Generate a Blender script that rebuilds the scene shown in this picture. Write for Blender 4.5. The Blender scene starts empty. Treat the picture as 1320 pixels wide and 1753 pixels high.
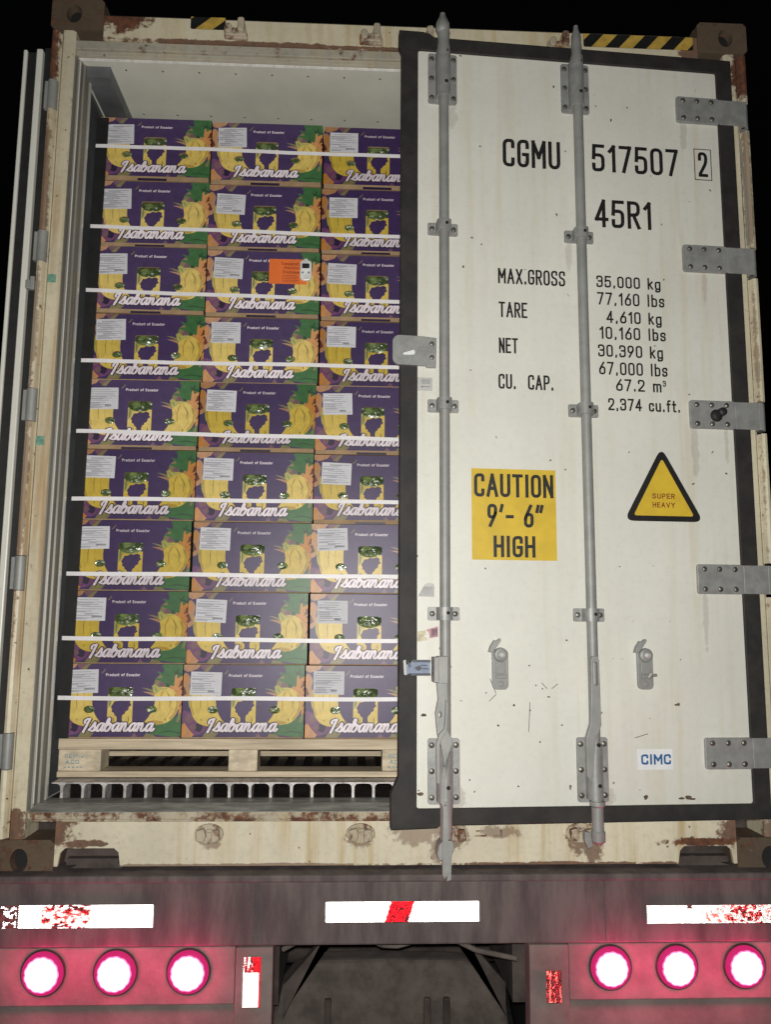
import bpy, bmesh, math, random
from mathutils import Vector, Matrix
from mathutils.geometry import delaunay_2d_cdt, tessellate_polygon
random.seed(7)
S = bpy.context.scene
COL = S.collection
ZG = 1.15                       # container underside above the ground
R = math.radians

# ------------------------------------------------------------------ camera
def cam_axes(yaw, pitch, roll):
    f = Vector((math.sin(yaw)*math.cos(pitch), math.cos(yaw)*math.cos(pitch), math.sin(pitch)))
    r = Vector((math.cos(yaw), -math.sin(yaw), 0)); u = r.cross(f)
    return r*math.cos(roll)+u*math.sin(roll), u*math.cos(roll)-r*math.sin(roll), f
cr, cu, cf = cam_axes(.0417, .1379, .0074)
CAM = Vector((-.1647, -2.6013, .7598+ZG))
cam = bpy.data.cameras.new('camera'); camo = bpy.data.objects.new('camera', cam); COL.objects.link(camo)
M = Matrix((cr, cu, -cf)).transposed().to_4x4(); M.translation = CAM
camo.matrix_world = M
cam.sensor_fit = 'VERTICAL'; cam.sensor_height = 24; cam.lens = 1400/1753*24
cam.clip_start = .05; cam.clip_end = 500
S.camera = camo
# ------------------------------------------------------------------ night sky
W = bpy.data.worlds.new('World'); S.world = W; W.use_nodes = True
nt = W.node_tree; bg = nt.nodes['Background']
sky = nt.nodes.new('ShaderNodeTexSky'); sky.sky_type = 'NISHITA'; sky.sun_disc = False
sky.sun_elevation = R(-5); sky.sun_rotation = R(200)
nt.links.new(sky.outputs[0], bg.inputs[0]); bg.inputs[1].default_value = .26
# ------------------------------------------------------------------ the phone's flash, beside the lens
fl = bpy.data.lights.new('phone_flash', 'SPOT'); flo = bpy.data.objects.new('phone_flash', fl); COL.objects.link(flo)
fl.energy = 300; fl.color = (1, .975, .915); fl.shadow_soft_size = .012
fl.spot_size = R(150); fl.spot_blend = .9
flo.location = CAM + cr*-.006 + cu*.026 + cf*.01
aim = Vector((.2, 0, 1.45+ZG))
flo.rotation_euler = (aim-flo.location).to_track_quat('-Z', 'Y').to_euler()
S.view_settings.view_transform = 'Standard'; S.view_settings.look = 'None'
S.view_settings.exposure = 0; S.view_settings.gamma = 1
S.render.engine = 'CYCLES'
S.cycles.max_bounces = 8; S.cycles.glossy_bounces = 5

# ------------------------------------------------------------------ materials
def newmat(name):
    m = bpy.data.materials.new(name); m.use_nodes = True
    n = m.node_tree.nodes; return m, n, m.node_tree.links, n['Principled BSDF']
def N(n, t, **kw):
    x = n.new(t)
    for k, v in kw.items(): setattr(x, k, v)
    return x
def noise(n, l, co, scale, detail=4, rough=.6, vscale=None, off=(0,0,0)):
    if vscale or off != (0,0,0):
        mp = N(n, 'ShaderNodeMapping'); mp.inputs['Scale'].default_value = vscale or (1,1,1); mp.inputs['Location'].default_value = off
        l.new(co, mp.inputs[0]); co = mp.outputs[0]
    t = N(n, 'ShaderNodeTexNoise'); t.inputs['Scale'].default_value = scale; t.inputs['Detail'].default_value = detail; t.inputs['Roughness'].default_value = rough
    l.new(co, t.inputs['Vector']); return t.outputs['Fac']
def ramp(n, l, fac, a, b, va=0, vb=1):
    r = N(n, 'ShaderNodeMapRange'); r.interpolation_type = 'SMOOTHSTEP'
    r.inputs[1].default_value = a; r.inputs[2].default_value = b; r.inputs[3].default_value = va; r.inputs[4].default_value = vb
    l.new(fac, r.inputs[0]); return r.outputs[0]
def math_(n, l, op, a, b):
    x = N(n, 'ShaderNodeMath', operation=op)
    for i, v in enumerate((a, b)):
        if isinstance(v, (int, float)): x.inputs[i].default_value = v
        else: l.new(v, x.inputs[i])
    return x.outputs[0]
def mix(n, l, fac, a, b):
    x = N(n, 'ShaderNodeMix', data_type='RGBA')
    for i, v in ((0, fac), (6, a), (7, b)):
        if isinstance(v, (int, float)): x.inputs[i].default_value = v
        elif isinstance(v, tuple): x.inputs[i].default_value = (*v[:3], 1)
        else: l.new(v, x.inputs[i])
    return x.outputs[2]
def pm(name, col, rough=.6, metal=0, var=.15, scale=20, bump=0, bscale=60, coat=0, emit=None, spec=.5, vscale=None, dark=None):
    m, n, l, b = newmat(name)
    tc = N(n, 'ShaderNodeTexCoord').outputs['Object']
    f = noise(n, l, tc, scale, 5, .65, vscale)
    d = dark or tuple(c*(1-var*2) for c in col); h = tuple(min(1, c*(1+var)) for c in col)
    l.new(mix(n, l, ramp(n, l, f, .3, .7), d, h), b.inputs['Base Color'])
    b.inputs['Roughness'].default_value = rough; b.inputs['Metallic'].default_value = metal
    b.inputs['Specular IOR Level'].default_value = spec; b.inputs['Coat Weight'].default_value = coat
    if bump:
        bn = N(n, 'ShaderNodeBump'); bn.inputs['Strength'].default_value = bump; bn.inputs['Distance'].default_value = .004
        l.new(noise(n, l, tc, bscale, 5), bn.inputs['Height']); l.new(bn.outputs[0], b.inputs['Normal'])
    if emit:
        b.inputs['Emission Color'].default_value = (*emit[0], 1); b.inputs['Emission Strength'].default_value = emit[1]
    return m
RUST = (.16, .06, .028); RUST2 = (.07, .03, .02)
def paint(name, col, rust=.0, drip=.3, speck=.3, dirt=.2, spots=(), rough=.45, stain=(.42, .30, .12), bump=.15):
    """weathered paint: streaks running down, specks, rust blotches, rust round given places (object space)"""
    m, n, l, b = newmat(name)
    tc = N(n, 'ShaderNodeTexCoord').outputs['Object']
    lo = noise(n, l, tc, 2.2, 5, .6)
    base = mix(n, l, ramp(n, l, lo, .35, .7), tuple(c*(1-dirt*.55) for c in col), col)
    st = noise(n, l, tc, 1, 5, .6, (26, 26, 1.3)); st2 = noise(n, l, tc, 1, 3, .5, (3, 3, .8), (4, 2, 1))
    sm = math_(n, l, 'MULTIPLY', ramp(n, l, st, .44, .68), ramp(n, l, st2, .40, .62))
    base = mix(n, l, math_(n, l, 'MULTIPLY', sm, drip), base, stain)
    grime = noise(n, l, tc, 45, 6, .75)
    base = mix(n, l, math_(n, l, 'MULTIPLY', ramp(n, l, grime, .45, .75), dirt), base, tuple(c*.42 for c in col))
    big = noise(n, l, tc, 7, 8, .72, None, (7, 3, 5)); fine = noise(n, l, tc, 38, 6, .7, None, (1, 9, 2))
    mask = ramp(n, l, math_(n, l, 'ADD', math_(n, l, 'MULTIPLY', big, .65), math_(n, l, 'MULTIPLY', fine, .35)), .66-rust*.25, .72-rust*.2) if rust else None
    for (x, y, z, sx, sz, s) in spots:          # rust patches with a centre and half sizes
        mp = N(n, 'ShaderNodeMapping'); mp.vector_type = 'POINT'
        mp.inputs['Location'].default_value = (-x/sx, -y/sx, -z/sz); mp.inputs['Scale'].default_value = (1/sx, 1/sx, 1/sz)
        l.new(tc, mp.inputs[0])
        ln = N(n, 'ShaderNodeVectorMath', operation='LENGTH'); l.new(mp.outputs[0], ln.inputs[0])
        d = math_(n, l, 'ADD', ln.outputs['Value'], math_(n, l, 'MULTIPLY', math_(n, l, 'SUBTRACT', big, .5), 3.2))
        d = math_(n, l, 'ADD', d, math_(n, l, 'MULTIPLY', math_(n, l, 'SUBTRACT', fine, .5), 2.2))
        k = ramp(n, l, d, 1.15, .75, 0, s)
        mask = math_(n, l, 'MAXIMUM', mask, k) if mask is not None else k
    rc = mix(n, l, ramp(n, l, grime, .35, .65), RUST2, RUST)
    halo = None
    if mask is not None:
        base = mix(n, l, mask, base, rc)
    if speck:
        vo = N(n, 'ShaderNodeTexVoronoi'); vo.inputs['Scale'].default_value = 27.3
        wv = N(n, 'ShaderNodeVectorMath', operation='ADD'); 
        nz = N(n, 'ShaderNodeTexNoise'); nz.inputs['Scale'].default_value = 30; l.new(tc, nz.inputs['Vector'])
        sc = N(n, 'ShaderNodeVectorMath', operation='SCALE'); sc.inputs['Scale'].default_value = .03; l.new(nz.outputs['Color'], sc.inputs[0])
        l.new(tc, wv.inputs[0]); l.new(sc.outputs[0], wv.inputs[1]); l.new(wv.outputs[0], vo.inputs['Vector'])
        sp = ramp(n, l, vo.outputs['Distance'], .13, .06)
        sep = N(n, 'ShaderNodeSeparateColor'); l.new(vo.outputs['Color'], sep.inputs[0])
        pick = ramp(n, l, sep.outputs[0], 1-speck*.35, 1-speck*.35+.02)
        base = mix(n, l, math_(n, l, 'MULTIPLY', sp, pick), base, (.13, .085, .05))
    l.new(base, b.inputs['Base Color'])
    b.inputs['Roughness'].default_value = rough
    if mask is not None: l.new(ramp(n, l, mask, 0, 1, rough, .9), b.inputs['Roughness'])
    bn = N(n, 'ShaderNodeBump'); bn.inputs['Strength'].default_value = bump; bn.inputs['Distance'].default_value = .003
    l.new(math_(n, l, 'ADD', math_(n, l, 'MULTIPLY', grime, .4), mask if mask is not None else lo), bn.inputs['Height'])
    l.new(bn.outputs[0], b.inputs['Normal'])
    return m

CREAM = (.66, .60, .445)
m_post = paint('worn_cream_paint', CREAM, .33, .75, 1.3, .4, [(-1.207, 0, 1.15, .013, .35, .6), (-1.186, 0, 2.1, .006, .5, .55), (-1.186, 0, .9, .005, .5, .5), (-1.16, 0, .14, .03, .06, .9), (1.16, 0, .14, .03, .05, .8), (1.186, 0, .9, .007, .6, .55), (-1.215, 0, 2.66, .03, .14, 1), (-1.21, 0, 2.2, .018, .22, .75), (-1.21, 0, 1.75, .014, .3, .6), (1.205, 0, 2.72, .045, .12, 1), (1.195, 0, 2.3, .02, .3, .6), (1.19, 0, 1.5, .012, .5, .55)], stain=(.34, .19, .06))
m_header = paint('header_paint', CREAM, .06, .5, .3, .3, [(-.965, 0, 2.83, .1, .045, 1), (-.5, 0, 2.752, .5, .010, .9), (-.2, 0, 2.752, .35, .008, .9), (1.02, 0, 2.80, .05, .06, .9)])
m_sill = paint('sill_paint', (.68, .62, .48), .2, .9, .5, .35, [(-1.05, 0, .15, .06, .06, .9), (1.06, 0, .14, .08, .05, .9), (.06, 0, .15, .10, .05, .55), (.59, 0, .08, .03, .06, .8), (.95, 0, .105, .12, .014, 1), (-.94, 0, .105, .1, .01, .9), (.5, 0, .042, .4, .006, .9), (-.5, 0, .042, .5, .005, .7), (.12, 0, .10, .03, .07, .6), (.30, 0, .135, .06, .02, .6), (-.582, 0, .120, .036, .03, .6), (-.125, 0, .122, .042, .034, .65), (.16, 0, .12, .045, .04, .7), (.55, 0, .12, .04, .05, .8)])
m_cast = paint('rusted_casting', (.115, .08, .052), .62, .5, .2, .5, [], .8, (.10, .05, .02), .5)
m_door = paint('door_paint', (.69, .69, .63), 0, .24, .42, .14, [(-.18, 0, 2.46, .010, .07, .22), (-.13, 0, 1.91, .008, .07, .2), (-.19, 0, 1.36, .012, .10, .22), (-.08, 0, 1.37, .008, .08, .2), (-.18, 0, .80, .008, .10, .22), (-.53, 0, .24, .03, .03, .25), (-.99, 0, .24, .03, .04, .3), (-1.0, 0, 2.46, .02, .05, .2), (-.60, 0, 1.98, .012, .06, .2)], .4, (.50, .40, .20), .04)
m_strip = paint('rusty_trim', (.50, .44, .33), .82, .6, .4, .5, [], .6)
m_trim = paint('stepped_trim', (.46, .43, .35), .12, .4, .5, .5, [], .5)
m_rubber = pm('black_rubber', (.012, .012, .0115), .6, 0, .35, 14, .25, 40, dark=(.010, .010, .010))
m_rubberlow = pm('dusty_rubber', (.021, .0185, .017), .7, 0, .35, 9, .25, 40, dark=(.011, .0105, .0105))
m_galv = pm('galvanised_steel', (.30, .305, .30), .5, .25, .09, 30, .12, 120)
m_galvd = pm('dull_zinc', (.285, .29, .28), .55, .2, .07, 14, .12, 80)
m_bolt = pm('bolt_steel', (.19, .185, .16), .42, .7, .25, 60, .2, 150)
m_dark = pm('hole_shade', (.008, .008, .008), .8)  # near black painted in for the shade inside holes
m_jamb = pm('stainless_jamb', (.225, .215, .185), .5, .15, .2, 1, .06, 90, vscale=(60, 60, 1.2))
m_jambb = pm('stainless_bright', (.78, .78, .76), .3, .3, .08, 1, 0, vscale=(60, 60, 1.2))
m_liner = pm('white_liner', (.60, .61, .54), .55, .0, .05, 3, .03, 30)
m_liners = pm('side_liner', (.16, .17, .18), .5, .3, .2, 3)  # side wall's grazing shade painted as grey; the dark rail shares it
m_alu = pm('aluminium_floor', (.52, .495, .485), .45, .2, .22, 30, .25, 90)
m_alud = pm('dark_floor', (.05, .04, .037), .6, .4, .3, 12, .2, 60)  # darker tone for the floor base and the bars behind
m_thresh = pm('threshold_steel', (.27, .275, .25), .5, .2, .22, 10, .25, 50, vscale=(1, 4, 4))
m_wood = pm('pale_wood', (.56, .465, .335), .75, 0, .17, 1, .2, 60, vscale=(3, 30, 60))
m_woodd = pm('pale_wood_block', (.60, .51, .375), .75, 0, .16, 1, .2, 60, vscale=(14, 30, 26))
m_ink = pm('teal_ink', (.24, .33, .35), .8, 0, .2, 90)
m_black = pm('black_vinyl', (.012, .012, .012), .5)
m_text = pm('black_lettering', (.014, .014, .014), .5, 0, .2, 60)
m_yel = pm('yellow_vinyl', (.62, .43, .035), .5, 0, .06, 12)
m_yelo = pm('faded_yellow', (.50, .33, .06), .6, 0, .15, 20)
m_white = pm('white_vinyl', (.74, .76, .78), .4, 0, .03, 20)
m_blue = pm('blue_print', (.03, .12, .30), .5, 0, .1)
m_grey = pm('grey_sticker', (.46, .46, .44), .5, 0, .06, 30)
m_pink = pm('faded_pink', (.48, .28, .30), .6, 0, .2, 60)
m_beige = pm('faded_beige', (.56, .50, .36), .6, 0, .15, 60)
m_mauve = pm('faded_mauve', (.24, .13, .17), .6, 0, .2, 60)
m_tapeblue = pm('blue_tape', (.17, .22, .32), .35, 0, .1, 40)
m_tapeblk = pm('navy_tape', (.03, .035, .06), .35)
m_green = pm('green_tape', (.16, .32, .24), .5, 0, .2, 70)
m_strap = pm('white_strap', (.76, .74, .76), .45, 0, .03, 30)
m_board = pm('black_corner_board', (.006, .0062, .007), .7, 0, .3, 20)
m_orange = pm('orange_card', (.75, .16, .028), .55, 0, .05, 20)
m_cardink = pm('card_ink', (.22, .03, .01), .6)
m_logger = pm('logger_plastic', (.70, .71, .70), .3)
# carton colours
def cm(name, c, var=.08):
    m = pm(name, c, .42, 0, var, 35, .03, 60, spec=.45)      # each carton's print a touch lighter or darker
    n, l = m.node_tree.nodes, m.node_tree.links; b = n['Principled BSDF']; src = b.inputs['Base Color'].links[0].from_socket
    oi = N(n, 'ShaderNodeObjectInfo'); hs = N(n, 'ShaderNodeHueSaturation'); l.new(ramp(n, l, oi.outputs['Random'], 0, 1, .84, 1.16), hs.inputs['Value']); l.new(ramp(n, l, oi.outputs['Random'], 0, 1, 1.06, .9), hs.inputs['Saturation'])
    l.new(src, hs.inputs['Color']); l.new(hs.outputs[0], b.inputs['Base Color']); return m
m_brown = pm('brown_cardboard', (.34, .23, .13), .8, 0, .1, 18, .05, 60)
ART = {
 'purple': cm('print_purple', (.052, .029, .100)), 'deep': cm('print_deep_purple', (.026, .015, .045)),
 'yellow': cm('print_yellow', (.60, .44, .085)), 'yshade': cm('print_ochre', (.42, .27, .04)), 'yline': cm('print_banana_line', (.20, .15, .02)),
 'lime': cm('print_lime', (.38, .36, .09)), 'green': cm('print_green', (.040, .135, .042)), 'dgreen': cm('print_dark_green', (.022, .07, .026)),
 'olive': cm('print_olive', (.20, .17, .075)), 'orange': cm('print_orange', (.52, .22, .055)), 'tan': cm('print_tan', (.42, .22, .11)),
 'maroon': cm('print_maroon', (.12, .025, .018)), 'magenta': cm('print_magenta', (.15, .052, .14)), 'mauve': cm('print_mauve', (.17, .085, .11)),
 'outline': cm('print_outline', (.030, .022, .032)), 'white': cm('print_white', (.70, .62, .68)), 'brown': m_brown}
AK = list(ART); AM = [ART[k] for k in AK]
m_paper = pm('paper_label', (.56, .56, .60), .6, 0, .03, 30)
m_print = pm('grey_print', (.24, .24, .27), .7)
def film():
    m, n, l, b = newmat('green_fruit_under_film')
    tc = N(n, 'ShaderNodeTexCoord').outputs['Object']
    f = noise(n, l, tc, 30, 3, .6)
    c = mix(n, l, ramp(n, l, f, .38, .62), (.045, .070, .026), (.17, .23, .08))
    f2 = noise(n, l, tc, 1, 3, .6, (45, 45, 110), (3, 1, 2))
    c = mix(n, l, ramp(n, l, f2, .56, .66), c, (.55, .58, .48))  # pale streaks are film highlights painted into the base colour
    l.new(c, b.inputs['Base Color']); b.inputs['Roughness'].default_value = .24; b.inputs['Coat Weight'].default_value = .4; b.inputs['Coat Roughness'].default_value = .08
    bn = N(n, 'ShaderNodeBump'); bn.inputs['Strength'].default_value = .55; bn.inputs['Distance'].default_value = .01
    l.new(noise(n, l, tc, 42, 2, .5, (1, 1, 1.8), (5, 5, 5)), bn.inputs['Height']); l.new(bn.outputs[0], b.inputs['Normal'])
    return m
m_film = film()
# trailer
m_chassis = pm('road_grime_steel', (.122, .099, .095), .8, 0, .04, 1, .3, 70, vscale=(13, 13, 3.0), dark=(.058, .044, .046))
m_chassis2 = pm('dusty_steel', (.185, .145, .135), .85, 0, .16, 5, .4, 60)
m_under = pm('dark_underframe', (.07, .054, .048), .85, 0, .3, 6, .4, 40)
m_dust = pm('dust_caked_rubber', (.12, .098, .088), .9, 0, .2, 10, .4, 60)
m_tyre = pm('tyre_rubber', (.02, .02, .02), .8, 0, .3, 20)
def mirror(name, col, rough, metal=1):
    m, n, l, b = newmat(name)
    b.inputs['Base Color'].default_value = (*col, 1); b.inputs['Metallic'].default_value = metal; b.inputs['Roughness'].default_value = rough
    return m
m_rw = mirror('white_reflector', (.92, .92, .92), .13); m_rr = mirror('red_reflector', (.37, .07, .09), .17)
m_rp = mirror('pink_reflector', (.75, .38, .36), .16)
m_rd = pm('scuffed_tape', (.20, .06, .06), .7, 0, .3, 60)
m_led = pm('lit_red_led', (.8, .3, .4), .3, emit=((1, .17, .34), 9))
m_halo = pm('lit_pink_facets', (.02, .002, .006), .5, spec=.1, emit=((1, .24, .50), 1.5))
m_lens = pm('lit_red_lens', (.004, .001, .002), .6, spec=.1, emit=((1, .03, .23), .62))
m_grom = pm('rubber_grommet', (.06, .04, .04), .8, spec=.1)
m_asph = pm('asphalt', (.045, .044, .043), .9, 0, .3, 30, .6, 120)

# ------------------------------------------------------------------ mesh builder
class MB:
    def __init__(s): s.v = []; s.f = []; s.m = []
    def poly(s, pts, mi=0):
        k = len(s.v); s.v += [tuple(p) for p in pts]; s.f.append(tuple(range(k, k+len(pts)))); s.m.append(mi)
    def box(s, x0, x1, y0, y1, z0, z1, mi=0):
        k = len(s.v); s.v += [(x, y, z) for x in (x0, x1) for y in (y0, y1) for z in (z0, z1)]
        for q in ((0,1,3,2), (4,6,7,5), (0,4,5,1), (2,3,7,6), (0,2,6,4), (1,5,7,3)):
            s.f.append(tuple(k+i for i in q)); s.m.append(mi)
        return s
    def prism(s, pts, a, b, mi=0, axis='y', holes=(), back=True):
        """polygon in the plane across `axis`, extruded from a to b"""
        def P(p, t):
            return (p[0], t, p[1]) if axis == 'y' else (p[0], p[1], t) if axis == 'z' else (t, p[0], p[1])
        loops = [list(pts)]+[list(h) for h in holes]
        tris = tessellate_polygon([[Vector((p[0], p[1], 0)) for p in lp] for lp in loops])
        flat = [p for lp in loops for p in lp]
        k = len(s.v); n = len(flat)
        s.v += [P(p, a) for p in flat]+[P(p, b) for p in flat]
        if not holes and len(pts) <= 40:
            s.f.append(tuple(range(k, k+n))); s.m.append(mi)
            if back: s.f.append(tuple(range(k+n, k+2*n))); s.m.append(mi)
        else:
            for t in tris:
                s.f.append(tuple(k+i for i in t)); s.m.append(mi)
                if back: s.f.append(tuple(k+n+i for i in t)); s.m.append(mi)
        o = 0
        for lp in loops:
            c = len(lp)
            for i in range(c):
                j = (i+1) % c
                s.f.append((k+o+i, k+o+j, k+n+o+j, k+n+o+i)); s.m.append(mi)
            o += c
        return s
    def cyl(s, p0, p1, r0, r1=None, n=16, mi=0, caps=True):
        p0, p1 = Vector(p0), Vector(p1); r1 = r0 if r1 is None else r1
        d = (p1-p0).normalized(); a = d.orthogonal().normalized(); b = d.cross(a)
        k = len(s.v)
        for p, r in ((p0, r0), (p1, r1)):
            s.v += [tuple(p+(a*math.cos(2*math.pi*i/n)+b*math.sin(2*math.pi*i/n))*r) for i in range(n)]
        for i in range(n):
            j = (i+1) % n; s.f.append((k+i, k+j, k+n+j, k+n+i)); s.m.append(mi)
        if caps:
            s.f.append(tuple(range(k, k+n))); s.m.append(mi); s.f.append(tuple(range(k+n, k+2*n))); s.m.append(mi)
        return s
    def lathe(s, c, prof, axis, n=24, mi=0):
        """profile of (radius, height along axis) about c"""
        c = Vector(c); d = Vector(axis).normalized(); a = d.orthogonal().normalized(); b = d.cross(a)
        k = len(s.v)
        for r, h in prof:
            s.v += [tuple(c+d*h+(a*math.cos(2*math.pi*i/n)+b*math.sin(2*math.pi*i/n))*r) for i in range(n)]
        for q in range(len(prof)-1):
            for i in range(n):
                j = (i+1) % n; s.f.append((k+q*n+i, k+q*n+j, k+(q+1)*n+j, k+(q+1)*n+i)); s.m.append(mi)
        s.f.append(tuple(k+i for i in range(n))); s.m.append(mi)
        q = len(prof)-1; s.f.append(tuple(k+q*n+i for i in range(n))); s.m.append(mi)
        return s
    def tube(s, path, r, n=8, mi=0):
        path = [Vector(p) for p in path]
        for a, b in zip(path, path[1:]): s.cyl(a, b, r, r, n, mi)
        return s
    def build(s, name, mats, parent=None, loc=(0,0,0), rot=(0,0,0), smooth=None, bevel=0, recalc=True, segs=2):
        me = bpy.data.meshes.new(name); me.from_pydata(s.v, [], s.f)
        if not isinstance(mats, (list, tuple)): mats = [mats]
        for m in mats: me.materials.append(m)
        me.polygons.foreach_set('material_index', s.m)
        if recalc:
            bm = bmesh.new(); bm.from_mesh(me); bmesh.ops.recalc_face_normals(bm, faces=bm.faces); bm.to_mesh(me); bm.free()
        if smooth:
            me.polygons.foreach_set('use_smooth', [True]*len(me.polygons)); me.set_sharp_from_angle(angle=R(smooth))
        o = bpy.data.objects.new(name, me); COL.objects.link(o); o.location = loc; o.rotation_euler = rot
        if parent: o.parent = parent
        if bevel:
            md = o.modifiers.new('bevel', 'BEVEL'); md.width = bevel; md.segments = segs; md.limit_method = 'ANGLE'; md.angle_limit = R(40)
        return o
def thing(name, label, cat, loc=(0,0,0), group=None, rz=0):
    o = bpy.data.objects.new(name, None); COL.objects.link(o); o.location = loc; o.rotation_euler = (0, 0, rz); o.empty_display_size = .1
    return tag(o, label, cat, group)
def tag(o, label, cat, group=None):
    o['label'] = label; o['category'] = cat
    if group: o['group'] = group
    return o
def rrect(x0, x1, z0, z1, r, n=5):
    o = []
    for cx, cz, a in ((x1-r, z0+r, -90), (x1-r, z1-r, 0), (x0+r, z1-r, 90), (x0+r, z0+r, 180)):
        o += [(cx+r*math.cos(R(a+90*i/n)), cz+r*math.sin(R(a+90*i/n))) for i in range(n+1)]
    return o
def ell(cx, cz, rx, rz, n=20, a0=0): return [(cx+rx*math.cos(2*math.pi*i/n+a0), cz+rz*math.sin(2*math.pi*i/n+a0)) for i in range(n)]

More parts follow.
